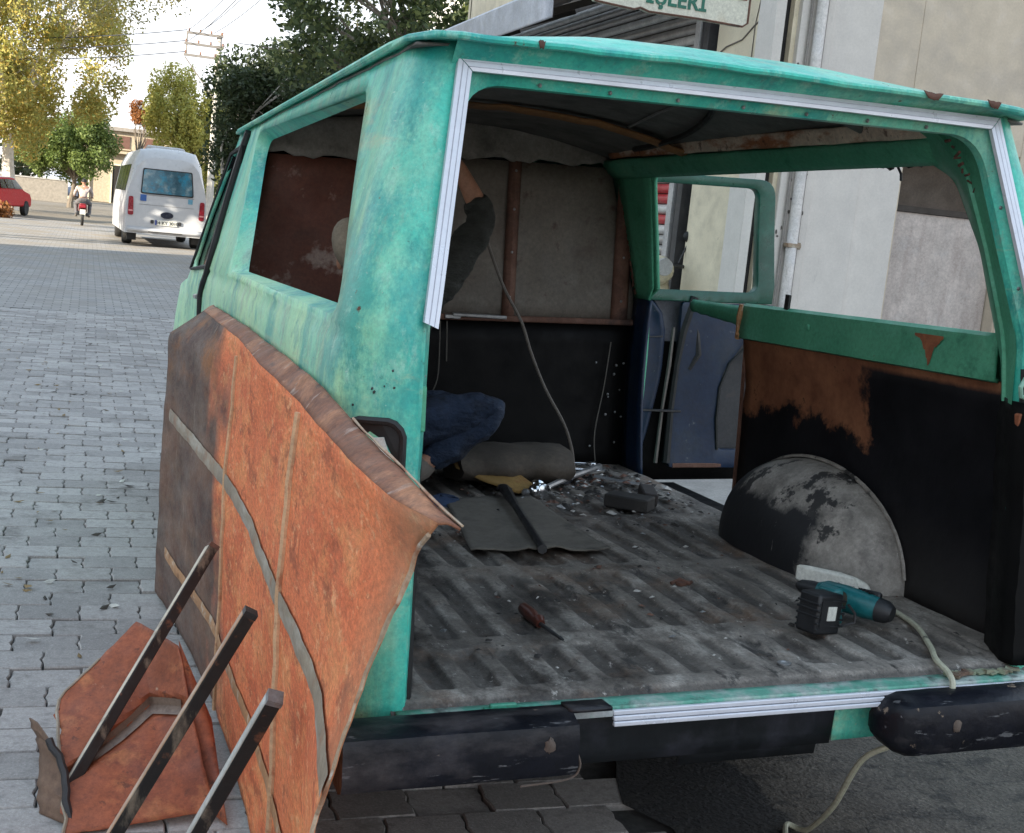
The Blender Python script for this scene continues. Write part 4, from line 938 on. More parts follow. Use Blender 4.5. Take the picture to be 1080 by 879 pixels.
# ================================================================ TOOLS AND OTHER THINGS LYING IN THE VAN
FZ = .601
o = vthing('cushion', (.16, 2.38, FZ), 'dark grey foam block with torn yellow underside on the van floor beside the kneeling man', 'cushion')
m = MB(); m.grid(lambda u, v: Vector((-.18+.47*u+.012*noise1(v*5, 1), -.02+.42*math.cos(v)*(.9+.08*noise1(u*5, 2))*.5, .075+.075*math.sin(v)*(1-.5*max(0, .35-u))+.008*noise1(u*9+v*3, 3))), frange(0, 1, .07), frange(0, 2*math.pi, .3)); n=len(frange(0, 2*math.pi, .3)); m.f += [tuple(range(n)), tuple(range(len(m.v)-n, len(m.v)))]; m.mi += [0, 0]
m.build('foam_block', mat('grimy_foam', (.075, .062, .05), .95, layers=(((.13, .105, .08), 7, .5, .7, .6),), bump=.5, bscale=60), o, bevel=.0, angle=1.3)
m = MB(); pl = [(-.19, -.13), (-.10, -.215), (.02, -.29), (.11, -.27), (.05, -.17), (-.05, -.10), (-.15, -.03), (-.20, -.04)]
m.prism(pl, 'z', .0, .012); 
m.v = [(x, y, z+max(0, (y+.29))*.45) for x, y, z in m.v]
m.build('yellow_flap', mat('yellowed_foam', (.30, .185, .06), .85, layers=(((.20, .07, .025), 6, .55, .66, .9), ((.40, .28, .12), 9, .55, .7, .6))), o, bevel=.003)
o = vthing('floor_mat', (-.03, 1.55, FZ), 'grey curled floor mat lying on the van floor under a black bar', 'mat')
m = MB()
def matpt(u, v):
    c = quad(Vector((-.145, 1.98, 0)), Vector((.20, 2.02, 0)), Vector((.185, 1.16, 0)), Vector((-.27, 1.20, 0)), u, v)
    c += Vector((0, .018*noise1(u*4, 1)*v, .007+.007*max(0, noise1(u*3.3, 2))*(v > .9)+.004*noise1(u*3+v*2, 4)+.006*max(0, v-.85)/.15))
    return c-Vector((-.03, 1.55, 0))
m.grid(matpt, frange(0, 1, .04), frange(0, 1, .05)); m.build('mat_sheet', mat('grey_mat', (.135, .120, .10), .9, layers=(((.19, .17, .145), 4, .5, .7, .6), ((.03, .028, .026), 7, .56, .7, .7), ((.35, .34, .32), 60, .72, .75, .8)), bump=.4), o, solid=.004, soff=1)
o = vthing('pry_bar', (.02, 1.58, FZ+.02), 'black flat bar lying across the grey floor mat', 'bar')
m = MB(); m.tube([(.085, .46, .012), (.08, .42, .014), (.03, .15, .010), (-.07, -.40, .006), (-.08, -.44, .006)], [.020, .022, .013, .013, .016], 6); m.build('bar', DARKSTEEL, o)
m = MB(); m.blob((.085, .47, .014), (.025, .022, .015), 8, 6, .15); m.build('bar_head', DARKSTEEL, o)
o = vthing('hammer', (.40, 2.24, FZ), 'long-handled steel hammer lying on the van floor, its head towards the cushion', 'hammer')
m = MB(); m.tube([(-.13, -.17, .022), (.05, .02, .03), (.30, .30, .022)], [.012, .013, .014], 8); m.build('handle', STEEL, o)
m = MB(); m.lathe([(.016, -.05), (.026, -.045), (.026, -.02), (.018, -.01), (.018, .02), (.027, .03), (.026, .055), (.012, .06)], (-.14, -.18, .028), 'y', 14); m.blob((-.16, -.2, .03), .026, 10, 8); m.build('head', CHROME, o)
o = vthing('wrench', (.55, 2.56, FZ), 'pair of chromed spanners lying by the partition behind the hammer', 'spanner')
m = MB()
for dy, dz, L in ((.03, .03, .26), (-.03, .012, .24)):
    m.box((0, dy, dz), (L, .026, .012), (0, .05, .05)); m.lathe([(.028, -.008), (.030, 0), (.028, .008)], (L/2, dy, dz-.005), 'z', 10); m.lathe([(.024, -.008), (.026, 0), (.024, .008)], (-L/2, dy, dz+.006), 'z', 10)
m.build('spanner', CHROME, o, bevel=.002)
o = vthing('socket_ring', (.40, 2.32, FZ), 'shiny round hub ring lying between the cushion and the spanners', 'metal ring')
m = MB(); m.lathe([(.05, 0), (.085, .005), (.09, .02), (.07, .035), (.045, .03)], (0, 0, 0), 'z', 22); m.build('ring', mat('dark_chrome', (.25, .26, .3), .18, 1.), o)
m = MB(); m.lathe([(.05, .03), (.075, .04), (.06, .055), (.03, .05)], (0, 0, 0), 'z', 22); m.build('ring_cap', CHROME, o)
o = vthing('ball_fitting', (.225, 2.03, FZ), 'bright rounded metal knob lying beside the hammer head', 'knob')
m = MB(); m.blob((0, 0, .025), (.028, .026, .025), 12, 8); m.build('knob', CHROME, o)
m = MB(); m.lathe([(.018, 0), (.020, .02), (.012, .03)], (-.03, .01, 0), 'z', 10); m.build('stem', STEEL, o)
o = vthing('wood_block', (.52, 1.80, FZ), 'dark oily block lying on the van floor in front of the loading door', 'block')
m = MB(); m.box((0, 0, .028), (.17, .10, .05), (.0, .03, -.75)); m.build('block', mat('oily_block', (.022, .020, .019), .7, layers=(((.06, .055, .05), 8, .52, .7, .6),)), o, bevel=.006)
m = MB(); m.box((.12, .10, .03), (.06, .16, .05), (.05, .1, -.3)); m.build('offcut', mat('oily_block2', (.045, .038, .036), .8), o, bevel=.008)
o = vthing('screwdriver', (-.31, .45, FZ), 'screwdriver with a dark red-brown handle lying on the ribbed van floor', 'screwdriver')
dv = Vector((.0, -.285, 0)); 
m = MB(); m.tube([(-.005, .130, .012), (-.004, .122, .016), (-.003, .06, .017), (-.002, .03, .013), (0, .015, .016), (0, .0, .012)], [.010, .016, .017, .013, .017, .012], 12); m.build('handle', mat('brown_red_handle', (.075, .020, .012), .4, layers=(((.02, .01, .008), 6, .5, .7, .7),)), o)
m = MB(); m.tube([(0, 0, .012), (.01, -.07, .009), (.016, -.10, .007)], [.0055, .005, .004], 8); m.tube([(.016, -.10, .007), (.019, -.115, .006)], [.006, .003], 6); m.build('shaft', DARKSTEEL, o)
# cordless drill lying on its side
TEAL = mat('teal_plastic', (.008, .115, .125), .38, layers=(((.02, .03, .03), 7, .58, .7, .7),)); BLK = mat('black_plastic', (.012, .013, .015), .5, layers=(((.05, .05, .05), 9, .6, .72, .5),))
o = vthing('cordless_drill', (.52, .36, FZ), 'teal and black cordless drill lying on its side on the ribbed van floor', 'drill', rz=R_(18))
o.matrix_world = o.matrix_world @ Matrix.Scale(.92, 4)
m = MB(); m.box((-.135, -.02, .062), (.105, .075, .115), (0, .12, 0)); m.build('battery', BLK, o, bevel=.008)
m = MB()
for k in range(5): m.box((-.185+.001*k, -.02, .025+k*.018), (.012, .080, .007), (0, .12, 0))
for k in range(5): m.box((-.105+.002*k, -.058, .025+k*.018), (.055, .006, .006), (0, .12, 0))
m.build('battery_rib', BLK, o, bevel=.002)
m = MB(); m.box((-.140, -.0585, .066), (.072, .004, .075), (0, .12, 0)); m.build('battery_label', BLK, o)
m = MB(); m.box((-.132, -.0612, .066), (.036, .003, .040), (0, .12, 0)); m.build('sticker', WHITEPL, o)
m = MB(); m.hexa([(-.09, -.035, .025), (-.06, -.045, .02), (-.06, .045, .02), (-.09, .035, .025), (-.09, -.03, .12), (-.06, -.04, .125), (-.06, .04, .125), (-.09, .03, .12)]); m.build('battery_foot', TEAL, o, bevel=.006)
m = MB(); m.tube([(-.075, 0, .07), (-.04, .01, .075), (.0, .02, .07), (.035, .025, .065)], [.030, .024, .025, .032], 12); m.build('grip', mat('worn_grip', (.05, .042, .025), .6, layers=(((.012, .012, .014), 7, .45, .6, .9),)), o)
m = MB(); m.tube([(.02, .115, .07), (.025, .09, .07), (.035, .03, .066), (.05, -.04, .06), (.06, -.075, .056)], [.026, .036, .040, .038, .034], 16); m.build('motor_housing', TEAL, o)
for k in range(4):
    m = MB(); m.box((.060+.002*k, -.045+.014*k, .098), (.030, .005, .006), (0, .3, .15)); m.build('vent_slot', BLK, o)
for x, y in ((.045, .06), (.05, .01)):
    m = MB(); m.blob((x-.006, y, .104), (.004, .004, .003), 8, 5); m.build('screw', STEEL, o)
m = MB(); m.box((-.02, .045, .088), (.030, .012, .020), (0, .2, .5)); m.build('trigger', BLK, o, bevel=.004)
m = MB(); m.tube([(.06, -.072, .056), (.066, -.098, .054), (.07, -.115, .052)], [.036, .033, .022], 16); m.build('rear_cap', BLK, o)
m = MB(); m.tube([(.02, .11, .07), (.016, .14, .07), (.012, .175, .07), (.01, .19, .07)], [.024, .025, .020, .010], 14); m.build('chuck', BLK, o)
m = MB(); m.box((.072, -.03, .086), (.02, .07, .03), (0, .5, .2)); m.build('side_grip', BLK, o, bevel=.006)
m = MB(); m.blob((.085, -.085, .07), (.007, .006, .007), 8, 6); m.build('badge', WHITEPL, o)
m = MB(); m.tube([(-.07, -.05, .02), (-.04, -.07, .03), (-.035, -.065, .055), (-.05, -.05, .08)], .004, 6); m.build('belt_hook', DARKSTEEL, o)
# white plastic box lying behind the drill
o = vthing('plastic_tube', (.655, .66, FZ), 'white bent plastic duct end lying behind the teal drill', 'plastic piece')
m = MB(); m.hexa([(-.075, .065, .02), (-.055, .025, .015), (.075, -.075, .005), (.055, -.02, .01), (-.07, .065, .075), (-.05, .03, .07), (.06, -.06, .058), (.04, -.01, .062)]); m.build('duct', WHITEPL, o, bevel=.012)
m = MB(); m.hexa([(.070, -.078, .0), (.055, -.02, .005), (.105, -.06, .0), (.11, -.09, .0), (.06, -.06, .058), (.04, -.01, .062), (.085, -.045, .042), (.092, -.08, .04)]); m.build('bend', WHITEPL, o, bevel=.008)
# pale cable running over the sill to the ground
CABM = mat('pale_cable', (.40, .39, .29), .5, layers=(((.05, .05, .045), 9, .60, .66, .9),), bump=.1)
cb = [Vector(p) for p in [(.60, .62, .612), (.68, .60, .612), (.72, .48, .612), (.70, .30, .612), (.62, .12, .612), (.57, .03, .612), (.555, -.045, .600), (.545, -.070, .57), (.52, -.055, .50), (.45, -.02, .43), (.40, .05, .36), (.42, .18, .18), (.45, .32, .05)]]
cb += [vg(.462, .39, .012), vg(.44, .42, .012), vg(.40, .36, .012), vg(.33, .22, .012), vg(.26, .02, .012), vg(.22, -.2, .012)]
base = vg(.0, .28)
m = MB(); m.tube([p-base for p in smooth_path(cb)], .0075, 8)
ob = m.build('cable', CABM); ob.matrix_world = MV @ Matrix.Translation(base); tag(ob, 'pale cable running from the drill over the rear sill to the ground', 'cable')
# dark cord hanging from the man's arm to the floor
cd = [Vector(p) for p in [(.03, 2.25, 1.62), (.085, 2.38, 1.58), (.172, 2.4, 1.394), (.261, 2.4, 1.245), (.31, 2.4, 1.12), (.379, 2.4, .976), (.47, 2.4, .83), (.52, 2.42, .72), (.545, 2.42, .612), (.62, 2.45, .608), (.70, 2.5, .608)]]
base = Vector((.545, 2.42, FZ))
m = MB(); m.tube([p-base for p in smooth_path(cd, 5)], .0062, 6)
ob = m.build('power_cord', mat('dusty_cord', (.13, .115, .10), .6)); ob.matrix_world = MV @ Matrix.Translation(base); tag(ob, 'thin grey cord hanging down the partition from the raised arm to the floor', 'cord')
# rag, chisel, blade and sweepings
o = vthing('blue_rag', (-.17, 1.96, FZ), 'crumpled blue rag on the van floor under the cushion flap', 'rag')
m = MB(); m.grid(lambda u, v: (u*.11*math.cos(v), u*.08*math.sin(v), .03*(1-u)+.012*noise1(v*3+u*4, 2)), [0, .25, .5, .75, 1], frange(0, 2*math.pi, .35)); m.build('cloth', mat('blue_cloth', (.025, .045, .095), .95), o, solid=.004)
o = vthing('steel_offcut', (.62, 2.25, FZ), 'pale thin strip of metal lying before the loading door opening', 'offcut')
m = MB(); m.box((.05, .03, .012), (.19, .03, .006), (.1, .1, -.5)); m.build('strip', STEEL, o, bevel=.001)
o = vthing('rusty_clip', (.245, .78, FZ), 'small rusty clip lying mid-floor among the ribs', 'clip')
m = MB(); m.tube([(-.03, .01, .005), (0, .015, .014), (.02, -.01, .008), (.035, .01, .006)], .006, 6); m.box((0, 0, .006), (.03, .02, .01), (0, 0, .4)); m.build('clip', RUSTD, o)
m = MB(); rr = random.Random(3)
for k in range(720):
    x = rr.gauss(.55, .28) if k < 480 else rr.uniform(-.7, .85); y = rr.gauss(2.25, .33) if k < 480 else rr.uniform(.1, 2.6)
    if not -.74 < x < .84 or not .05 < y < 2.68: continue
    if (abs(x) > .6 and .6 < y < 1.65): continue
    s = rr.uniform(.004, .016)*(1.4 if k < 230 else .7); a = rr.uniform(0, 6.3); z = .6035
    d1 = Vector((math.cos(a), math.sin(a), rr.uniform(-.1, .3)))*s; e1 = Vector((-math.sin(a), math.cos(a), rr.uniform(-.2, .3)))*s*rr.uniform(.3, .9); c = Vector((x, y, z+s*.25))
    m.cm = rr.choice([0, 0, 0, 0, 1, 2, 2, 3]); m.add([c-d1-e1, c+d1-e1, c+d1*.7+e1, c-d1+e1*.6, c+Vector((0, 0, s*.5))], [(0, 1, 4), (1, 2, 4), (2, 3, 4), (3, 0, 4)])
ob = m.build('floor_debris', [mat('dark_chips', (.03, .027, .025), .9), mat('pale_chips', (.45, .43, .40), .8), RUSTD, STEEL], smooth=False, kind='stuff', origin=(0, 1, .6)); ob.matrix_world = MV @ Matrix.Translation((0, 1, .6)); tag(ob, 'paint flakes, grit and small scraps scattered over the van floor', 'debris')

# ================================================================ PEOPLE
def skin(name, chains, M_, parent, sub=2, root=0):
    """chains: list of (list of (co, radius)) ; a chain may start with an int index into the vertex list"""
    vs = []; es = []; rad = []
    for ch in chains:
        prev = None
        for it in ch:
            if isinstance(it, int): prev = it; continue
            co, r = it; vs.append(co); rad.append(r if isinstance(r, tuple) else (r, r)); i = len(vs)-1
            if prev is not None: es.append((prev, i))
            prev = i
    me = bpy.data.meshes.new(name); me.from_pydata([tuple(v) for v in vs], es, []); me.materials.append(M_)
    o = bpy.data.objects.new(name, me); COL.objects.link(o); o.parent = parent
    bm = bmesh.new(); bm.from_mesh(me); lay = bm.verts.layers.skin.verify()
    bm.verts.ensure_lookup_table()
    for i, v in enumerate(bm.verts): v[lay].radius = rad[i]; v[lay].use_root = (i == root)
    bm.to_mesh(me); bm.free()
    md = o.modifiers.new('skin', 'SKIN'); md.use_smooth_shade = True; md.branch_smoothing = .4
    if sub:
        sb = o.modifiers.new('sub', 'SUBSURF'); sb.levels = sub; sb.render_levels = sub
    return o
SKINM = mat('skin', (.40, .20, .125), .55, var=.1, bump=.05); JEANS = mat('dark_blue_jeans', (.014, .027, .058), .85, layers=(((.040, .062, .105), 5, .5, .66, .8), ((.006, .010, .02), 9, .52, .64, .8)), bump=1, bscale=9, bdist=.05, stretch=(1, 1, 1.6))
OLIVE = mat('dark_olive_sleeve', (.022, .024, .020), .9, layers=(((.038, .041, .036), 9, .5, .7, .6),), bump=1, bscale=10, bdist=.05, stretch=(.6, .6, 1.8)); HAIR = mat('dark_hair', (.012, .010, .009), .7, bump=.5)
CAPM = mat('beige_cap', (.22, .18, .13), .9, bump=.3)
def folds(o, st):
    tx = bpy.data.textures.new('cloth_folds', 'CLOUDS'); tx.noise_scale = .075; tx.noise_depth = 3
    md = o.modifiers.new('folds', 'DISPLACE'); md.texture = tx; md.strength = st; md.mid_level = .5; md.texture_coords = 'LOCAL'
def person(o, J, names, cm, sm, lm):
    """J: joints of the pose, relative to the Empty; builds one continuous body plus clothing"""
    V = {k: Vector(v) for k, v in J.items()}
    def hand(c, d, up, sgn):
        """wrist c, direction d, palm normal up: palm and five fingers"""
        d = d.normalized(); up = (up-d*up.dot(d)).normalized(); sd = d.cross(up)*sgn
        palm = [(c+d*.045, (.030, .016)), (c+d*.085, (.036, .015))]
        fin = []
        for k, (s, L) in enumerate(((-.030, .062), (-.010, .072), (.010, .068), (.029, .054))):
            b = c+d*.088+sd*s; fin.append([(b, .0095), (b+d*L*.45-up*.010, .0088), (b+d*L*.75-up*.028, .008), (b+d*L*.85-up*.046, .0068)])
        b = c+d*.035-sd*.030; fin.append([(b, .0115), (b+d*.022-sd*.022-up*.008, .010), (b+d*.05-sd*.026-up*.02, .008)])
        return palm, fin
    ch = [[(V['pelvis'], .125), (V['spine'], .115), (V['chest'], .13), (V['neck'], .052), (V['head']+(V['neck']-V['head'])*.45, .058)]]
    n = 5
    for s in ('r', 'l'):
        ch.append([2, (V[s+'sho'], .062), (V[s+'elb'], .043), (V[s+'elb'].lerp(V[s+'wri'], .35), .042), (V[s+'wri'], .027)]); n += 4; wi = n-1
        d = V[s+'han']-V[s+'wri']; pal, fin = hand(V[s+'wri'], d, Vector(J[s+'nrm']), 1 if s == 'r' else -1)
        ch.append([wi]+pal); n += 2; pi_ = n-1
        for f in fin: ch.append([pi_]+f); n += len(f)
    for s in ('r', 'l'):
        ch.append([0, (V[s+'hip'], .085), (V[s+'kne'], .058), (V[s+'kne'].lerp(V[s+'ank'], .3), .056), (V[s+'ank'], .038), (V[s+'toe'], .034)]); n += 5
    body = skin('body', ch, SKINM, o)
    # head with brow, nose, chin, ears
    f = Vector(J['face']).normalized(); u = (V['head']-V['neck']).normalized(); u = (u-f*u.dot(f)).normalized(); rgt = f.cross(u)
    m = MB(); nn, mm = 20, 16
    for i in range(mm+1):
        th = math.pi*i/mm
        for j in range(nn):
            ph_ = 2*math.pi*j/nn; a, b, c = math.sin(th)*math.cos(ph_), math.sin(th)*math.sin(ph_), math.cos(th)
            wd = .076*(1-.22*max(0, -c)); x = a*(.096 if a < 0 else .092)
            if a > .5: x += .022*math.exp(-((b/.16)**2+((c+.05)/.16)**2)) + .006*math.exp(-((b/.3)**2+((c+.48)/.1)**2)) - .010*math.exp(-(((abs(b)-.32)/.14)**2+((c-.16)/.1)**2)) + .010*math.exp(-((b/.3)**2+((c+.80)/.18)**2))
            m.v.append(V['head']+f*x+rgt*(b*wd)+u*(c*.118))
    for i in range(mm):
        for j in range(nn): m.f.append((i*nn+j, i*nn+(j+1) % nn, (i+1)*nn+(j+1) % nn, (i+1)*nn+j)); m.mi.append(0)
    for s in (-1, 1): m.blob(V['head']+rgt*(s*.079)-u*.008-f*.008, (.014, .016, .028), 8, 6)
    m.build('face', SKINM, o, angle=3)
    m = MB()
    for s in (-1, 1): m.blob(V['head']+f*.083+rgt*(s*.028)+u*.020, .010, 8, 6)
    m.build('eye', mat('eye_white', (.5, .48, .45), .2), o)
    m = MB(); m.tube([V['head']+f*.089-rgt*.022-u*.052, V['head']+f*.095-u*.054, V['head']+f*.089+rgt*.022-u*.052], .005, 6); m.build('mouth', mat('lip', (.25, .08, .06), .5), o)
    m = MB()
    hc = V['head']-f*.012+u*.012
    for i in range(9):
        th = math.pi*.56*i/8
        for j in range(20):
            ph_ = 2*math.pi*j/20; a = math.cos(ph_); lim = (1 if a < .4 else .66) if names != 'cap' else (1.12 if a < .35 else .8)
            t2 = th*lim; m.v.append(hc+f*(math.sin(t2)*a*.101)+rgt*(math.sin(t2)*math.sin(ph_)*.084)+u*(math.cos(t2)*.119))
    for i in range(8):
        for j in range(20): m.f.append((i*20+j, i*20+(j+1) % 20, (i+1)*20+(j+1) % 20, (i+1)*20+j)); m.mi.append(0)
    m.build('cap' if names == 'cap' else 'hair', CAPM if names == 'cap' else HAIR, o, angle=3)
    # clothes
    ch = [[(V['pelvis']+(V['spine']-V['pelvis'])*.15, .150), (V['spine'], .148), (V['chest'], (.158, .15)), (V['chest'].lerp(V['neck'], .72), .085)]]
    for s in ('r', 'l'): ch.append([2, (V[s+'sho'], .082), (V[s+'sho'].lerp(V[s+'elb'], .5), .068), (V[s+'elb'], .062), (V[s+'elb'].lerp(V[s+'wri'], .3), .058), (V[s+'elb'].lerp(V[s+'wri'], .42 if cm else .9), .050)])
    folds(skin('jacket', ch, sm, o, 3), .045)
    ch = [[(V['pelvis'], .150), (V['pelvis']+(V['spine']-V['pelvis'])*.4, .140)]]
    for s in ('r', 'l'): ch.append([0, (V[s+'hip'], .105), (V[s+'hip'].lerp(V[s+'kne'], .5), .098), (V[s+'kne'], .078), (V[s+'kne'].lerp(V[s+'ank'], .35), .073), (V[s+'ank'], .058)])
    folds(skin('trousers', ch, lm, o, 3), .04)
    for s in ('r', 'l'):
        d = (V[s+'toe']-V[s+'ank']); m = MB(); a = V[s+'ank']
        m.tube([a-d*.35+Vector((0, 0, -.01)), a+Vector((0, 0, -.005)), a+d*.5+Vector((0, 0, -.005)), a+d*1.0, a+d*1.25], [.030, .048, .046, .040, .022], 12); m.build('shoe', mat('dusty_shoe', (.16, .14, .12), .8), o)
po = Vector((-.25, 2.22, FZ))
pm = vthing('person', po, 'man in blue jeans and beige cap kneeling inside the van with one arm raised', 'person')
J = dict(pelvis=(-.36, 2.26, .83), spine=(-.36, 2.25, 1.02), chest=(-.33, 2.23, 1.27), neck=(-.40, 2.22, 1.41), head=(-.455, 2.21, 1.50),
         rsho=(-.19, 2.10, 1.36), relb=(.005, 2.14, 1.640), rwri=(-.105, 2.15, 1.835), rhan=(-.16, 2.15, 1.92), rnrm=(-1, 0, 0),
         lsho=(-.36, 2.40, 1.36), lelb=(-.40, 2.50, 1.10), lwri=(-.30, 2.56, .95), lhan=(-.26, 2.56, .88), lnrm=(0, 1, 0), face=(.35, 1, .0),
         rhip=(-.33, 2.15, .84), rkne=(.105, 2.12, .935), rank=(-.20, 2.12, .71), rtoe=(-.32, 2.10, .645), lhip=(-.33, 2.36, .83), lkne=(.02, 2.44, .90), lank=(-.25, 2.42, .68), ltoe=(-.36, 2.42, .645))
J = {k: (Vector(v)-po if k not in ('face', 'rnrm', 'lnrm') else Vector(v)) for k, v in J.items()}
person(pm, J, 'cap', True, OLIVE, JEANS)

# ================================================================ GROUND
def struct(o): o['kind'] = 'structure'; return o
m = MB(); m.grid(lambda x, y: (x, y, -.035), [-900, -60, -20, 0, 20, 60, 900], [-900, -60, -20, 0, 20, 60, 140, 900]); struct(m.build('ground', GROUNDM, smooth=False))
m = MB(); m.grid(lambda x, y: (x, y, -.022), frange(-7, .7, .7), frange(-3, 18, 1)); struct(m.build('paver_bed', JOINTM, smooth=False))
m = MB(); m.grid(lambda x, y: (x, y, -.004), frange(-9, 2.8, 1), frange(14.02, 50, 1.5)); struct(m.build('paved_road', FARPAVE, smooth=False))
m = MB(); m.grid(lambda x, y: (x, y, -.008+.000*x), frange(-16, 20, 3), frange(50.03, 112, 4)); struct(m.build('road', STREETM, smooth=False))
def apx(y): return .12+.10*noise1(y*1.3, 2)+.03*noise1(y*6, 4)
m = MB(); m.grid(lambda t, y: (apx(y)+t*(8-apx(y)), y, .002+.006*noise1(t*40+y*3, 1)*min(1, t*8)), [0, .01, .03, .05, .08, .11, .14, .18, .22, .28, .36, .5, .75, 1], frange(-3, 14, .15)); struct(m.build('yard_ground', APRONM))
m = MB(); m.box((5.9, 20.5, .05), (6.2, 13, .14)); struct(m.build('pavement', CONCRETE, bevel=.01))
m = MB(); m.box((2.35, 8.0, .03), (1.6, 8.0, .06)); struct(m.build('shop_step', mat('grey_step', (.26, .24, .22), .9), bevel=.01))
# kerb stones on the right of the street
ks = MB(); ks.box((0, 0, .03), (.16, .98, .20)); kmesh = ks.mesh('kerb_stone', CONCRETE)
pav_s = bpy.data.objects['pavement']
for i in range(12):
    o = bpy.data.objects.new('kerb_stone', kmesh); COL.objects.link(o); o.parent = pav_s; o.location = (2.70, 14.6+i, .02)
# interlocking pavers
PL, PW = .215, .165
def paver_mesh(l, wd, name='paver'):
    m = MB(); e = .009; h = .0045; g = .0026
    half = [(-l/2+g+e*.0, -wd/2+g), (-l*.22, -wd/2+g), (0, -wd/2+g), (l*.22, -wd/2+g), (l/2-g-e*.3, -wd/2+g), (l/2-g, -wd*.2), (l/2-g-e, 0), (l/2-g, wd*.2), (l/2-g-e*.3, wd/2-g), (0, wd/2-g), (-l/2+g, wd/2-g), (-l/2+g-e*.2, wd*.2), (-l/2+g-e, 0), (-l/2+g-e*.2, -wd*.2)]
    half = half[:1]+half[4:]
    n = len(half)
    vs = [(x, y, -.06) for x, y in half]+[(x, y, -h) for x, y in half]+[(x*.965, y*.955, 0) for x, y in half]
    fs = [(i, (i+1) % n, (i+1) % n+n, i+n) for i in range(n)]+[(i+n, (i+1) % n+n, (i+1) % n+2*n, i+2*n) for i in range(n)]+[tuple(range(2*n, 3*n))]
    m.add(vs, fs); return m
pmesh = paver_mesh(PL, PW).mesh('paver', PAVER, angle=.5)
CW = MV @ CAM_V; cmi = (MV @ CM).inverted()
def pix(p):
    q = cmi @ Vector(p)
    return (540+F_PX*q.x/-q.z, 439.5-F_PX*q.y/-q.z) if q.z < -.1 else (-9e9, 0)
cells = []
for j in range(int(17/PW)):
    y = -2.6+j*PW; off = (j % 2)*.5*PL+random.uniform(-.012, .012)
    for i in range(int(7.6/PL)):
        x = -6.9+i*PL+off
        if x > apx(y)-.03 or y > 13.9: continue
        u, v = pix((x, y, 0)); vis = (-15 < u < 205 and 262 < v < 900) or (330 < u < 700 and 800 < v < 900)
        d = (Vector((x, y, 0))-CW).length
        cells.append((0 if vis else 1, d, x, y))
cells.sort()
pv = bpy.data.objects['paver_bed']; mm_ = MB(); pm_ = paver_mesh(PL, PW); made = 0
for vis, d, x, y in cells:
    rz, dz, tx, ty = random.uniform(-.014, .014), random.choice([0, 0, 0, -.006])+random.uniform(-.003, .001), random.uniform(-.009, .009), random.uniform(-.009, .009)
    if vis == 0 and made < 296:
        o = bpy.data.objects.new('paver', pmesh); COL.objects.link(o); o.parent = pv; o.location = (x, y, dz); o.rotation_euler = (tx, ty, rz); made += 1
    else:
        M_ = Euler((tx, ty, rz)).to_matrix(); mm_.add([M_ @ Vector(p)+Vector((x, y, dz)) for p in pm_.v], pm_.f)
mm_.build('paver_field', PAVER, pv, angle=.5, kind='stuff')
# litter and leaves on the pavers
m = MB(); rr = random.Random(11)
for k in range(330):
    y = 2.0+abs(rr.gauss(0, 5)) if k < 260 else rr.uniform(.2, 3); x = rr.uniform(-3.2, -1.15)
    s = rr.uniform(.008, .022); a = rr.uniform(0, 6.3); c = Vector((x, y, .004)); d = Vector((math.cos(a), math.sin(a), 0))*s*1.5; e = Vector((-math.sin(a), math.cos(a), rr.uniform(0, .5)))*s*.6
    m.cm = rr.choice([0, 0, 1, 2]); m.add([c-d, c+e, c+d+Vector((0, 0, s*.4)), c-e], [(0, 1, 2), (0, 2, 3)])
ob = m.build('fallen_leaves', [mat('dry_leaf', (.20, .13, .05), .8), mat('dark_leaf', (.05, .04, .03), .8), mat('pale_litter', (.5, .48, .42), .8)], smooth=False, kind='stuff'); tag(ob, 'dry leaves and litter scattered over the grey pavers', 'litter')

# ================================================================ WORKSHOP BUILDING
FX, EY = 3.2, 5.85
CREAM = mat('cream_render', (.70, .62, .46), .9, layers=(((.5, .42, .30), 3, .5, .7, .5), ((.32, .27, .2), 12, .66, .74, .5)), grit=.07, bump=.15)
GREYR = mat('warm_grey_render', (.58, .495, .385), .92, var=.10, layers=(((.36, .32, .285), 1.8, .48, .7, .6), ((.60, .54, .47), 6, .6, .75, .4), ((.22, .20, .19), 9, .66, .76, .4, (1, 1, .15))), grit=.07, bump=.25)
LIGHTP = mat('light_grey_panel', (.62, .58, .53), .6, var=.06, layers=(((.50, .475, .45), 2.2, .5, .7, .5, (1, 1, .3)), ((.25, .24, .23), 10, .68, .75, .5, (1, 1, .2))), grit=.07, bump=.08)
PIPEM = mat('flaked_white_pipe', (.62, .59, .56), .6, layers=(((.25, .21, .17), 9, .58, .68, .8, (1, 1, .35)), ((.70, .70, .72), 5, .5, .7, .5)), bump=.2)
wb = wthing('workshop', (6.2, 7.0, 0), 'grey and cream workshop building with a roller shutter and a downpipe, beside the van', 'building')
WO = Vector((6.2, 7.0, 0))
def W_(m, name, M_, **k): return m.build(name, M_, wb, origin=WO, **k)
m = MB()      # body of the building, the shutter bay left open
m.box((6.6, 10.55, 2.6), (6.4, 7.9, 5.2)); W_(m, 'wall_core', GREYR)
m = MB(); m.box((FX+.1, (EY+.02+7.02)/2, 2.6), (.2, 7.02-EY-.02, 5.2)); W_(m, 'cream_wall', CREAM)
m = MB(); m.box((FX+.1, 14.43, 2.6), (.2, .14, 5.2)); W_(m, 'cream_wall', CREAM)
m = MB(); m.box((FX+.1, 10.7, 4.65), (.2, 7.4, 1.1)); W_(m, 'lintel_wall', CREAM)
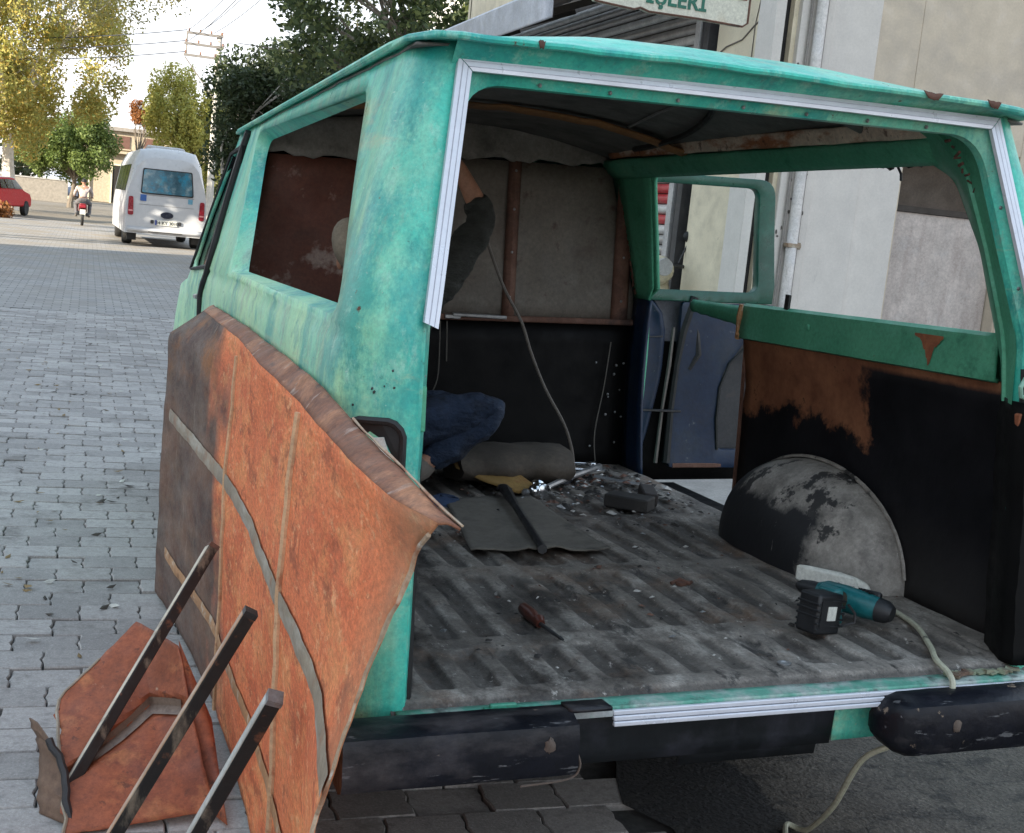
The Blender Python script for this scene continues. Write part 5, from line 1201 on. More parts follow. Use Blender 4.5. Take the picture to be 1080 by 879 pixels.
# end wall facing the camera, built of vertical panels
def endp(x0, x1, M_, name, proud, z1=5.2, z0=0): 
    m = MB(); m.box(((x0+x1)/2, EY-proud/2+.1, (z0+z1)/2), (x1-x0, .2+proud, z1-z0)); return W_(m, name, M_, bevel=.006)
endp(3.02, 3.10, LIGHTP, 'corner_trim', .05)
endp(3.10, 3.235, mat('dark_gap', (.018, .017, .016), .8), 'expansion_gap', -.08)
endp(3.235, 3.50, LIGHTP, 'wall_panel', .03)
endp(3.50, 3.90, LIGHTP, 'wall_panel', .012)
endp(3.90, 4.26, LIGHTP, 'wall_panel', -.01, 2.75)
endp(3.90, 4.26, GREYR, 'wall_render', -.005, 5.2, 2.752)
endp(4.26, 5.30, GREYR, 'wall_render', -.005, 5.2, 2.46)
endp(5.30, 9.6, GREYR, 'wall_render', -.005)
m = MB(); m.box((4.78, EY+.42, 1.25), (1.06, .03, 2.6)); W_(m, 'niche_back', mat('niche_shadow_brown', (.125, .100, .080), .85, layers=(((.08, .065, .052), 4, .5, .7, .7),)))  # shadow of the recess put into the dark brown colour
m = MB(); m.box((4.268, EY+.22, 1.23), (.012, .40, 2.46)); m.box((5.295, EY+.22, 1.23), (.012, .40, 2.46)); W_(m, 'niche_side', GREYR)
m = MB(); m.box((4.78, EY+.16, .98), (1.0, .04, 1.96)); W_(m, 'niche_board', mat('pale_wood_board', (.48, .42, .38), .75, layers=(((.36, .30, .27), 12, .48, .68, .7, (1, 1, .12)), ((.46, .44, .43), 5, .55, .7, .5)), bump=.3), bevel=.004)
m = MB(); m.box((4.78, EY+.17, 1.985), (1.02, .09, .045)); W_(m, 'niche_shelf_edge', mat('dark_ledge', (.05, .04, .032), .8))
m = MB(); m.box((4.285, EY+.085, 1.23), (.02, .03, 2.44)); m.box((4.78, EY+.085, 2.447), (1.0, .03, .02)); W_(m, 'niche_frame', mat('dark_frame', (.03, .028, .026), .7))
# downpipe with brackets
m = MB(); m.tube([(3.365, EY-.075, 0), (3.362, EY-.08, 1.7), (3.368, EY-.075, 5.1)], .040, 14); pipe = W_(m, 'downpipe', PIPEM)
m = MB(); m.tube([(3.30, EY-.05, 0), (3.298, EY-.05, 5.1)], .010, 8); m.tube([(3.425, EY-.045, 0), (3.43, EY-.045, 5.1)], .008, 8); W_(m, 'conduit', mat('dirty_conduit', (.25, .23, .21), .7))
for z in (.6, 1.62, 2.75, 3.4):
    m = MB(); m.box((3.365, EY-.07, z), (.11, .10, .03)); m.box((3.365+.06, EY-.05, z), (.05, .02, .05)); ob = W_(m, 'pipe_bracket', STRIP, bevel=.003)
m = MB()
for k in range(22): m.blob((random.uniform(3.25, 3.48), EY-.035, random.uniform(1.2, 3.5)), (random.uniform(.004, .012), .003, random.uniform(.006, .02)), 6, 4)
W_(m, 'wall_scar', mat('wall_scar', (.09, .08, .07), .9), kind='stuff')
# roller shutter: slats one by one
SG = mat('shutter_grey', (.38, .36, .34), .4, .35, layers=(((.22, .18, .15), 4, .5, .7, .6, (1, .3, 1)),)); SR = mat('shutter_red', (.46, .030, .035), .45, layers=(((.55, .25, .22), 5, .55, .7, .6),)); SD = mat('shutter_shade', (.10, .085, .075), .6)
sl_ = MB(); L = 6.9
pr = [(.030, .0), (.008, .012), (.0, .035), (.004, .058), (.022, .078), (.034, .080)]
sl_.add([(x, y, z) for y in (0, L) for x, z in pr], [(i, i+1, i+7, i+6) for i in range(5)])
ms = {}
for k, M_ in (('g', SG), ('r', SR), ('p', mat('shutter_pale', (.58, .56, .53), .45, .1))): ms[k] = sl_.mesh('shutter_slat', M_, angle=1.2)
for i in range(43):
    z = .04+i*.088
    k = 'g' if i % 3 else 'p'
    if 1.66 < z < 2.16: k = 'r' if (i % 3) != 2 else 'p'
    o = bpy.data.objects.new('shutter_slat', ms[k]); COL.objects.link(o); o.parent = wb; o.location = Vector((FX+.06, 7.42, z))-WO
m = MB(); m.box((FX+.13, 10.9, 2.0), (.02, 7.0, 4.1)); W_(m, 'shutter_back', SD)
m = MB(); m.box((FX+.015, 7.15, 2.05), (.12, .09, 4.1)); m.box((FX+.04, 7.27, 2.05), (.12, .035, 4.1)); W_(m, 'shutter_rail', mat('dark_rail', (.045, .045, .048), .5, .3), bevel=.004)
m = MB(); m.box((FX+.02, 7.345, 2.05), (.10, .09, 4.1)); W_(m, 'shutter_guide', mat('pale_guide', (.42, .41, .40), .5, .2), bevel=.004)
# thin crack cable on the cream wall
m = MB(); m.tube([(FX-.004, 7.02, 3.04), (FX-.006, 6.85, 3.10), (FX-.004, 6.6, 3.13), (FX-.004, 6.42, 3.22), (FX-.004, 6.25, 3.28)], .006, 5); m.tube([(FX-.004, 6.42, 2.9), (FX-.004, 6.42, 3.22), (FX-.004, 6.35, 3.5)], .004, 5); W_(m, 'wall_cable', mat('grey_wall_cable', (.16, .14, .12), .7))
# awning
m = MB(); m.grid(lambda x, y: (2.2+x*.98, y, 3.50+.42*x+.012*math.sin(y*22)), [0, .25, .5, .75, 1], frange(7.0, 14.4, .05)); W_(m, 'awning_sheet', mat('grey_tin', (.20, .185, .175), .6, .2, layers=(((.12, .10, .085), 3, .5, .7, .7),)), solid=.004)
m = MB(); m.grid(lambda t, y: (2.20-.01*t, y, 3.34+.28*t), [0, .06, .5, .94, 1], frange(8.2, 14.4, .4)); W_(m, 'awning_fascia', mat('blue_grey_fascia', (.46, .48, .53), .4, .2, layers=(((.34, .36, .40), 2.5, .48, .7, .6), ((.55, .52, .46), 7, .6, .72, .4))), solid=.01)
for y in (8.6, 10.4, 12.2, 14.0): 
    m = MB(); m.tube([(2.25, y, 3.42), (FX, y, 3.80)], .03, sq=True); W_(m, 'awning_beam', mat('dark_beam', (.06, .05, .045), .7))
# hanging sign
sg = wthing('shop_sign', (1.9, 5.03, 2.9), 'cream hanging shop sign with green letters above the roof of the van', 'sign')
SO = Vector((1.9, 5.03, 2.9))
m = MB(); pts = [(1.345, 2.985), (1.36, 2.945), (1.62, 2.930), (1.66, 2.945), (1.72, 2.93), (2.06, 2.935), (2.36, 2.93), (2.395, 2.955), (2.395, 3.62), (1.345, 3.62)]
m.prism(pts, 'y', 5.0, 5.055); m.build('board', mat('aged_sign_cream', (.60, .58, .48), .6, var=.05, layers=(((.42, .34, .22), 5, .58, .74, .5),)), sg, origin=SO, bevel=.006, smooth=False)
m = MB(); m.tube([(x, 4.999, z) for x, z in [(1.347, 3.2), (1.347, 2.985), (1.362, 2.945), (1.62, 2.931), (1.66, 2.946), (1.72, 2.931), (2.06, 2.936), (2.36, 2.931), (2.393, 2.955), (2.393, 3.6)]], .007, 5); m.build('rusty_rim', RUSTD, sg, origin=SO)
m = MB(); m.box((2.31, 4.997, 3.24), (.12, .004, .30)); m.box((1.95, 4.997, 3.40), (.84, .004, .14)); m.build('red_block', mat('sign_red', (.26, .022, .022), .6), sg, origin=SO)
text_obj('lettering', 'İŞLERİ', .128, mat('sign_green', (.010, .13, .085), .5), sg, Vector((1.895, 4.997, 2.985))-SO, .0035, 1.05)
m = MB(); m.tube([(2.38, 5.03, 3.55), (3.2, 5.9, 3.55)], .02, 8); m.tube([(1.4, 5.03, 3.6), (2.4, 5.03, 3.6)], .015, 8); m.build('bracket', DARKSTEEL, sg, origin=SO)
# cream scooter parked before the shutter
sc = wthing('scooter', (2.95, 7.0, 0), 'cream scooter parked by the roller shutter, seen through the van door window', 'scooter')
SCM = mat('cream_scooter_paint', (.62, .56, .42), .35, layers=(((.35, .28, .18), 6, .6, .72, .6),))
m = MB(); m.grid(lambda u, t: (u*.23*(1-.35*t*t), -.10-.10*(1-u*u)+.16*t, .45+.82*t), frange(-1, 1, .2), frange(0, 1, .1)); m.build('front_shield', SCM, sc, solid=.02)
m = MB(); m.blob((0, -.05, 1.33), (.13, .12, .12), 14, 10); m.build('handlebar_cover', SCM, sc)
m = MB(); m.lathe([(.07, -.17), (.075, -.15), (.05, -.1)], (0, 0, 1.36), 'y', 16); m.build('headlight', mat('lamp_glass', (.4, .4, .4), .1), sc)
m = MB(); m.tube([(-.36, .06, 1.38), (-.2, -.02, 1.37), (.2, -.02, 1.37), (.36, .06, 1.38)], .016, 8); m.tube([(-.2, 0, 1.4), (-.27, .0, 1.58)], .008, 6); m.tube([(.2, 0, 1.4), (.27, .0, 1.58)], .008, 6); m.build('handlebar', DARKSTEEL, sc)
for s in (-1, 1):
    m = MB(); m.blob((s*.28, 0, 1.62), (.07, .02, .05), 12, 8); m.build('mirror', BLK, sc)
m = MB(); m.hexa([(-.14, .25, .30), (.14, .25, .30), (.16, 1.2, .45), (-.16, 1.2, .45), (-.12, .45, .72), (.12, .45, .72), (.14, 1.25, .78), (-.14, 1.25, .78)]); m.box((0, .15, .30), (.3, .5, .06)); m.build('body', SCM, sc, bevel=.05)
m = MB(); m.box((0, .75, .82), (.26, .75, .10)); m.build('seat', BLK, sc, bevel=.04)
for y in (-.18, 1.05):
    m = MB(); m.lathe([(.13, -.05), (.23, -.05), (.25, 0), (.23, .05), (.13, .05)], (0, y, .25), 'x', 24); m.build('wheel', TYRE, sc)
m = MB(); m.grid(lambda u, a: (u*.09, -.18-.29*math.cos(a), .25+.29*math.sin(a)), [-1, -.5, 0, .5, 1], frange(.2, 2.7, .2)); m.build('mudguard', SCM, sc, solid=.01)

# ================================================================ MINIBUS
BW = mat('white_bus_paint', (.46, .47, .49), .35, grit=.02, var=.04, layers=(((.55, .55, .54), 3, .55, .72, .5),), bump=.03)
bus = wthing('minibus', (.59, 34.0, 0), 'white minibus seen from behind, parked further up the street', 'minibus', rz=R_(1.5))
def bsec(y, t):
    """cross-section loop of the body, t 0..1 round"""
    k = min(1, max(.0, y/.5)); q = 1-(1-k)**2
    wb_, wt_ = 1.08-.03*(1-q), .86-.10*(1-q); zb, zt_ = .34, 2.62-.28*(1-q)
    pts = [(-wb_, zb), (-wb_-.02, 1.0), (-wb_+.03, 1.5), (-wt_-.05, 2.25-.12*(1-q)), (-wt_+.12, zt_-.02), (-.35, zt_+.05), (.35, zt_+.05), (wt_-.12, zt_-.02), (wt_+.05, 2.25-.12*(1-q)), (wb_-.03, 1.5), (wb_+.02, 1.0), (wb_, zb)]
    n = t*(len(pts)-1); i = min(int(n), len(pts)-2); f = n-i
    return (pts[i][0]*(1-f)+pts[i+1][0]*f, y + .13*max(0, (pts[i][1]*(1-f)+pts[i+1][1]*f-1.45))*(1-k), pts[i][1]*(1-f)+pts[i+1][1]*f)
m = MB(); ts = [i/33 for i in range(34)]; ys = [0, .03, .10, .25, .5, 1.2, 2.5, 4, 5.5, 6.4, 6.8]
m.grid(lambda y, t: bsec(y, t), ys, ts)
nt = 34; m.f += [tuple(range(nt)), tuple(range((len(ys)-1)*nt, len(ys)*nt))]; m.mi += [0, 0]
m.build('body', BW, bus, angle=.7)
def bback(x, z, off=.012): return (x, .13*max(0, z-1.45)-off, z)
def bplate(pts, name, M_, off, par=bus, th=.01):
    m = MB(); n = len(pts); m.add([bback(x, z, off) for x, z in pts]+[bback(x, z, off-th) for x, z in pts], [tuple(range(n)), tuple(reversed(range(n, 2*n)))]+[(i, (i+1) % n, (i+1) % n+n, i+n) for i in range(n)]); return m.build(name, M_, par, smooth=False)
bplate(rpoly([(-.70, 1.42), (.70, 1.42), (.64, 2.10), (-.66, 2.10)], .05), 'window_frame', RUBBER, .012)
BGL = mat('blue_bus_glass', (.06, .13, .17), .08, var=.5, scale=2.5, layers=(((.30, .36, .36), 2.2, .52, .66, .7), ((.03, .22, .34), 3, .5, .62, .8)), bump=0)
bplate(rpoly([(-.67, 1.45), (.67, 1.45), (.61, 2.07), (-.63, 2.07)], .05), 'rear_window', BGL, .022)
REDL = mat('red_lamp', (.24, .012, .022), .25, var=.2); 
for s in (-1, 1):
    f = bplate(rpoly([(s*.86, .82), (s*1.01, .82), (s*1.00, 1.32), (s*.88, 1.32)][::s], .05), 'tail_light', REDL, .03, th=.05)
    bplate([(s*.875, .92), (s*.995, .92), (s*.995, .96), (s*.875, .96)][::s], 'lamp_band', mat('pink_lamp', (.6, .25, .25), .3), .034, f)
bplate([(-.28, .60), (.30, .60), (.30, .74), (-.28, .74)], 'number_plate', WHITEPL, .03, th=.02)
bplate([(-.28, .60), (-.24, .60), (-.24, .74), (-.28, .74)], 'plate_band', mat('plate_blue', (.02, .05, .3), .5), .034)
text_obj('plate_lettering', '34 KY 3010', .125, RUBBER, bus, (.03, -.036, .626))
for x in (-.36, .37): bplate(rpoly([(x-.045, .63), (x+.045, .63), (x+.045, .73), (x-.045, .73)], .03), 'plate_lamp', DARKSTEEL, .03)
bplate([(.02+.17*math.cos(a), .88+.09*math.sin(a)) for a in [2*math.pi*i/20 for i in range(20)]], 'emblem', mat('dark_blue_emblem', (.01, .014, .03), .25), .03)
bplate([(-.70, 1.22), (-.54, 1.22), (-.54, 1.39), (-.70, 1.39)], 'sticker', mat('blue_sticker', (.03, .10, .32), .5), .014)
bplate([(.56, 1.24), (.68, 1.24), (.68, 1.37), (.56, 1.37)], 'sticker', mat('pale_blue_sticker', (.12, .3, .42), .5), .014)
for z in (1.385, 1.12): bplate([(-.72, z), (.72, z), (.72, z+.012), (-.72, z+.012)], 'panel_gap', mat('panel_gap', (.2, .2, .21), .6), .004)
m = MB(); m.grid(lambda x, t: (x, -.07*math.sin(t*3.14)+.0, .36+.16*t), frange(-1.0, 1.0, .2), frange(0, 1, .2)); m.build('bumper', BW, bus, solid=.02)
m = MB(); m.box((0, .02, .41), (.9, .16, .035)); m.build('bumper_slot', RUBBER, bus)
m = MB(); m.hexa([(-.52, .42, 2.50), (.52, .42, 2.50), (.55, 2.2, 2.60), (-.55, 2.2, 2.60), (-.44, .62, 2.72), (.44, .62, 2.72), (.46, 2.0, 2.78), (-.46, 2.0, 2.78)]); m.build('roof_unit', mat('grey_roof_unit', (.36, .36, .37), .5), bus, bevel=.03)
m = MB(); m.tube([(-.70, .20, 2.28), (-.5, .22, 2.41), (0, .25, 2.47), (.5, .22, 2.41), (.70, .20, 2.28)], .022, 6); m.build('roof_seam', RUBBER, bus)
for s in (-1, 1):
    for k in range(4):
        m = MB(); y0 = .7+k*1.4; m.add([(s*(1.075), y0, 1.45), (s*1.075, y0+1.25, 1.45), (s*.935, y0+1.25, 2.18), (s*.935, y0, 2.18)], [(0, 1, 2, 3)]); m.build('side_window', DGLASS, bus, smooth=False, solid=.01)
    for y in (1.25, 5.4):
        m = MB(); m.lathe([(.2, -.12), (.33, -.13), (.36, -.08), (.36, .08), (.33, .13), (.2, .12)], (s*.93, y, .36), 'x', 24); m.build('wheel', TYRE, bus)
    m = MB(); m.box((s*.86, .35, .27), (.24, .10, .26)); m.build('mud_flap', RUBBER, bus)
m = MB(); m.box((0, 3.3, .40), (1.9, 6.2, .12)); m.build('chassis', RUBBER, bus)

# ================================================================ MOTORCYCLE AND RIDER
mc = wthing('motorcycle', (-1.60, 46.6, 0), 'small motorcycle with a red tail riding away up the sunny street', 'motorcycle')
for y in (0, 1.25):
    m = MB(); m.lathe([(.2, -.05), (.28, -.05), (.30, 0), (.28, .05), (.2, .05)], (0, y, .30), 'x', 20); m.build('wheel', TYRE, mc)
m = MB(); m.hexa([(-.14, -.15, .62), (.14, -.15, .62), (.14, .7, .45), (-.14, .7, .45), (-.12, -.25, .80), (.12, -.25, .80), (.14, .7, .75), (-.14, .7, .75)]); m.build('body', mat('red_cowling', (.20, .02, .025), .4), mc, bevel=.04)
m = MB(); m.box((0, .2, .80), (.26, .75, .09)); m.build('seat', BLK, mc, bevel=.03)
m = MB(); m.box((0, -.27, .70), (.20, .05, .10)); m.build('tail_light', REDL, mc, bevel=.01)
m = MB(); m.box((0, -.30, .50), (.19, .02, .17)); m.build('number_plate', WHITEPL, mc)
m = MB(); m.tube([(-.34, .85, 1.02), (-.1, .95, 1.0), (.1, .95, 1.0), (.34, .85, 1.02)], .018, 6); m.tube([(0, .95, 1.0), (0, 1.25, .3)], .03, 6); m.build('handlebar', DARKSTEEL, mc)
m = MB(); m.box((-.17, .1, .45), (.14, .5, .14)); m.box((.17, .1, .40), (.12, .6, .12)); m.build('exhaust', DARKSTEEL, mc, bevel=.03)
rd = wthing('person', (-1.60, 46.85, .80), 'rider in a pale pink-grey top on the small motorcycle, seen from behind', 'person')
rz_ = Vector((0, 0, .80))
J = dict(pelvis=(0, .02, .94), spine=(0, .04, 1.12), chest=(0, .10, 1.32), neck=(0, .14, 1.46), head=(0, .17, 1.56),
         rsho=(.19, .11, 1.36), relb=(.29, .35, 1.15), rwri=(.30, .56, 1.05), rhan=(.31, .63, 1.04), rnrm=(0, 0, 1), lsho=(-.19, .11, 1.36), lelb=(-.29, .35, 1.15), lwri=(-.30, .56, 1.05), lhan=(-.31, .63, 1.04), lnrm=(0, 0, 1), face=(0, 1, 0),
         rhip=(.10, .05, .90), rkne=(.24, .42, .78), rank=(.22, .28, .38), rtoe=(.22, .42, .33), lhip=(-.10, .05, .90), lkne=(-.24, .42, .78), lank=(-.22, .28, .38), ltoe=(-.22, .42, .33))
J = {k: (Vector(v)-rz_ if k not in ('face', 'rnrm', 'lnrm') else Vector(v)) for k, v in J.items()}
person(rd, J, 'hair', False, mat('pink_grey_top', (.40, .34, .32), .9), mat('grey_trousers', (.11, .105, .11), .9))

# ================================================================ RED CAR
CRED = mat('red_car_paint', (.40, .004, .006), .5, spec=.2, grit=.02, var=.06, bump=0)
car = wthing('car', (-4.85, 51.6, 0), 'red estate car with a pale roof, cut off at the left edge of the street', 'car', rz=R_(76))
m = MB()
cprof = [(-2.0, .35), (-2.05, .78), (-1.98, .98), (-1.72, 1.40), (-1.3, 1.45), (.0, 1.47), (.35, 1.43), (.95, 1.0), (1.8, .88), (2.02, .70), (2.0, .35)]
def carp(i, s):
    x, z = cprof[i]; wd = .80 if z < 1.05 else .80-(z-1.0)*.45
    return (x, s*wd, z)
m.add([carp(i, -1) for i in range(11)]+[carp(i, 1) for i in range(11)], [tuple(range(11)), tuple(reversed(range(11, 22)))]+[(i, i+11, i+12, i+1) for i in range(10)]+[(10, 21, 11, 0)])
m.build('body', CRED, car, bevel=.06)
m = MB(); m.grid(lambda x, y: (x, y, 1.488-.02*abs(x)-.03*y*y), frange(-1.68, .32, .2), frange(-.58, .58, .1)); m.build('roof', mat('pale_car_roof', (.6, .55, .55), .4), car, solid=.03)
for s in (-1, 1):
    for k, pl in enumerate(([(-1.85, 1.04), (-1.15, 1.04), (-1.15, 1.38), (-1.62, 1.36)], [(-1.07, 1.04), (-.30, 1.04), (-.30, 1.38), (-1.07, 1.38)], [(-.22, 1.04), (.80, 1.04), (.32, 1.37), (-.22, 1.38)])):
        m = MB(); m.add([(x, s*(.815-(z-1.0)*.45+.004), z) for x, z in pl], [(0, 1, 2, 3)]); m.build('side_window', DGLASS, car, smooth=False, solid=.008)
    for x in (-1.25, 1.28):
        m = MB(); m.lathe([(.17, -.09), (.28, -.10), (.30, -.05), (.30, .05), (.28, .10), (.17, .09)], (x, s*.74, .30), 'y', 22); wh = m.build('wheel', TYRE, car)
        m = MB(); m.lathe([(.17, -.07), (.16, .05), (.05, .07)], (x, s*.74, .30), 'y', 18); m.build('rim', STEEL, wh)
    m = MB(); m.box((1.97, s*.58, .72), (.10, .32, .14)); m.build('headlight', WHITEPL, car, bevel=.02)
m = MB(); m.add([(.40, -.56, 1.40), (.40, .56, 1.40), (.94, .72, 1.02), (.94, -.72, 1.02)], [(0, 1, 2, 3)]); m.build('windscreen', DGLASS, car, smooth=False, solid=.02, soff=1)
m = MB(); m.add([(-1.985, -.68, 1.03), (-1.985, .68, 1.03), (-1.755, .56, 1.38), (-1.755, -.56, 1.38)], [(0, 1, 2, 3)]); m.build('rear_window', DGLASS, car, smooth=False, solid=.03, soff=0)
for x in (-2.03, 2.02):
    m = MB(); m.box((x, 0, .45), (.10, 1.5, .16)); m.build('bumper', BLK, car, bevel=.03)
for s in (-1, 1):
    m = MB(); m.box((-2.04, s*.66, .80), (.06, .20, .16)); m.build('tail_light', REDL, car, bevel=.02)
m = MB(); m.box((-2.06, 0, .70), (.03, .46, .11)); m.build('number_plate', WHITEPL, car)

# ================================================================ STREET FURNITURE AND FAR BUILDINGS
bb = wthing('crate', (.22, 70.0, 0), 'blue plastic crate stack standing left of the minibus', 'crate')
for k in range(3):
    m = MB(); m.box((0, 0, .16+k*.33), (.42, .42, .30)); m.box((0, 0, .30+k*.33), (.45, .45, .05)); m.build('crate_body', mat('blue_plastic', (.02, .07, .24), .5), bb, bevel=.02)
po_ = wthing('utility_pole', (3.55, 55, 0), 'pale utility pole with three steel crossarms and wires behind the poplar', 'pole')
m = MB(); m.tube([(0, 0, 0), (0, 0, 8.35)], [.17, .11], 10); m.build('post', mat('pale_concrete_pole', (.50, .47, .42), .8), po_)
for z, a, b in ((8.2, -1.35, .15), (7.75, -1.45, .2), (7.28, -1.45, -.1)):
    m = MB(); m.box(((a+b)/2, -.12, z), (b-a, .10, .10)); arm = m.build('crossarm', mat('grey_arm', (.22, .20, .18), .6), po_)
    m = MB()
    for x in frange(a+.08, b-.05, .5): m.lathe([(.02, 0), (.05, .03), (.03, .07), (.05, .1), (.02, .13)], (x, -.12, z+.05), 'z', 8)
    m.build('insulator', mat('insulator', (.25, .13, .08), .3), arm)
m = MB(); m.tube([(-1.4, -.1, 7.2), (-.1, -.1, 5.6)], .03, 5); m.tube([(-1.35, -.12, 7.3), (-1.35, -.12, 8.25)], .04, 5); m.build('brace', mat('grey_arm', (.22, .20, .18), .6), po_)
m = MB()
def sag(a, b, s): 
    a, b = Vector(a), Vector(b); return [a.lerp(b, t)-Vector((0, 0, s*4*t*(1-t))) for t in frange(0, 1, .08)]
for x, z in ((-1.3, 8.3), (-.8, 8.3), (-.25, 8.3), (-1.3, 7.85)): m.tube(sag((x, -.1, z), (x+.9, -52, z+1.2), .9), .017, 4)
for x, z in ((-1.35, 8.3), (-1.4, 7.85), (-1.4, 7.4)): m.tube(sag((x, -.1, z), (x-17, 10, z-1.0), .5), .020, 4)
m.build('wire', mat('dark_wire', (.05, .055, .07), .6), po_)
# far white building with a dark doorway
hb = wthing('house', (2.0, 116, 0), 'cream flat-roofed building with a dark doorway at the end of the street', 'building')
HW = mat('far_cream_wall', (.42, .35, .25), .9, layers=(((.32, .26, .2), .6, .5, .7, .6),))
m = MB(); m.box((1.0, 4.0, 3.1), (13.0, 8.0, 6.2)); m.build('wall', HW, hb)
m = MB(); m.box((1.0, 3.9, 6.35), (13.6, 8.6, .32)); m.build('roof_slab', mat('grey_slab', (.28, .25, .22), .9), hb)
m = MB(); m.box((1.0, -.35, 4.35), (13.2, .7, .16)); m.build('ledge', HW, hb)
for x in (-4.2, -.75, 2.6, 5.8):
    m = MB(); m.box((x, -.02, 1.6), (1.5, .12, 3.1)); dr = m.build('doorway', mat('dark_opening', (.02, .017, .014), .9), hb)
    m = MB(); m.box((x-.8, -.06, 1.62), (.12, .2, 3.3)); m.box((x+.8, -.06, 1.62), (.12, .2, 3.3)); m.box((x, -.06, 3.3), (1.72, .2, .12)); m.build('frame', CREAM, dr)
for x in (-3.6, -.9, 1.8, 4.5):
    m = MB(); m.box((x, -.02, 5.25), (1.5, .10, 1.1)); wd_ = m.build('window', mat('brown_window', (.14, .07, .05), .5), hb)
    m = MB(); m.box((x, -.06, 4.66), (1.7, .2, .10)); m.build('sill', HW, wd_)
lw = wthing('low_wall', (-7.0, 92, 0), 'low pale wall at the far side of the street behind the white tree trunk', 'wall')
m = MB(); m.box((0, 0, .75), (8.5, .25, 1.5)); m.build('wall_body', mat('pale_wall', (.27, .24, .20), .9), lw)
m = MB(); m.box((0, 0, 1.53), (8.7, .35, .08)); m.build('coping', CONCRETE, lw)
ct = wthing('tarp', (-3.2, 93, 0), 'pale blue tarpaulin hung over a frame at the end of the low wall', 'tarpaulin')
m = MB(); m.grid(lambda x, t: (x, -.4*t+.1*math.sin(x*6)*t, 2.1-1.6*t), frange(-1.1, 1.1, .1), frange(0, 1, .2)); m.build('sheet', mat('pale_blue_tarp', (.42, .46, .56), .7), ct, solid=.01)
m = MB(); m.tube([(-1.1, 0, 0), (-1.1, 0, 2.1), (1.1, 0, 2.1), (1.1, 0, 0)], .04, 6); m.build('frame', DARKSTEEL, ct)
w2 = wthing('house', (14.6, 30, 0), 'white rendered house beyond the workshop awning, mostly hidden by the roof of the van', 'building')
m = MB(); m.box((-3.2, 0, 4.2), (8.6, 8, 8.4)); m.build('wall', mat('white_render', (.68, .66, .64), .9), w2)
m = MB(); m.box((-3.2, 0, 8.5), (9.2, 8.6, .25)); m.build('roof_slab', CONCRETE, w2)
for k in range(3):
    m = MB(); m.box((-6.0+k*2.4, -4.02, 5.6), (1.1, .10, 1.4)); wd_ = m.build('window', DGLASS, w2); m = MB(); m.box((-6.0+k*2.4, -4.06, 4.86), (1.3, .2, .08)); m.build('sill', CONCRETE, wd_)
# block of flats added out of the picture on the left, placed to shade the yard
fl = wthing('shade_building', (-32, 0, 0), 'plain block of flats added out of view on the left to shade the yard', 'building')
m = MB(); m.box((0, -4, 8.4), (11, 31, 16.8)); m.build('wall', mat('shade_building_render', (.62, .58, .52), .9, layers=(((.5, .46, .4), .5, .5, .7, .6),)), fl)
m = MB(); m.box((0, -4, 16.92), (11.6, 31.6, .25)); m.build('roof_slab', CONCRETE, fl)
wm = MB(); wm.box((0, 0, 0), (.08, 1.4, 1.5)); wme = wm.mesh('window', DGLASS)
sm_ = MB(); sm_.box((0, 0, 0), (.25, 1.6, .08)); sme = sm_.mesh('sill', CONCRETE)
for f in range(4):
    for k in range(7):
        o = bpy.data.objects.new('window', wme); COL.objects.link(o); o.parent = fl; o.location = (5.51, -16.6+k*4.2, 2.2+f*3.5)
        q = bpy.data.objects.new('sill', sme); COL.objects.link(q); q.parent = o; q.location = (.06, 0, -.80)

# ================================================================ TREES
BARK = mat('grey_bark', (.16, .13, .10), .9, layers=(((.28, .25, .2), 4, .5, .66, .7, (1, 1, .3)),), bump=.6, bscale=12, bdist=.03)
WHITEBARK = mat('whitewashed_bark', (.62, .57, .50), .9, bump=.4, bscale=14)
def crown(name, clumps, nleaf, size, M_, parent, seed, origin, spread=1., droop=0):
    r = np.random.default_rng(seed)
    cc = np.array([c[:3] for c in clumps]); rad = np.array([c[3] for c in clumps]); wgt = rad**2; wgt = wgt/wgt.sum()
    idx = r.choice(len(clumps), nleaf, p=wgt)
    d = r.normal(size=(nleaf, 3)); d /= np.linalg.norm(d, axis=1)[:, None]
    rr_ = r.random(nleaf)**.45
    stretch = np.array([c[4] if len(c) > 4 else 1. for c in clumps])[idx]
    off = d*(rr_*rad[idx])[:, None]; off[:, 2] *= stretch
    p = cc[idx]+off
    a = r.normal(size=(nleaf, 3)); a[:, 2] -= droop; a /= np.linalg.norm(a, axis=1)[:, None]
    b = np.cross(a, r.normal(size=(nleaf, 3))); b /= np.linalg.norm(b, axis=1)[:, None]
    s = (size*(.6+.8*r.random(nleaf)))[:, None]
    n_ = np.cross(a, b)
    v = np.stack([p-a*s, p+b*s*.5-a*s*.1+n_*s*.12, p+a*s, p-b*s*.5-a*s*.1+n_*s*.12], 1).reshape(-1, 3)-np.array(origin)
    me = bpy.data.meshes.new(name); me.vertices.add(nleaf*4); me.vertices.foreach_set('co', v.astype(np.float32).ravel())
    me.loops.add(nleaf*4); me.loops.foreach_set('vertex_index', np.arange(nleaf*4, dtype=np.int32))
    me.polygons.add(nleaf); me.polygons.foreach_set('loop_start', np.arange(0, nleaf*4, 4, dtype=np.int32)); me.polygons.foreach_set('loop_total', np.full(nleaf, 4, dtype=np.int32))
    me.materials.append(M_); me.update(calc_edges=True); me.validate()
    o = bpy.data.objects.new(name, me); COL.objects.link(o); o.parent = parent; return o
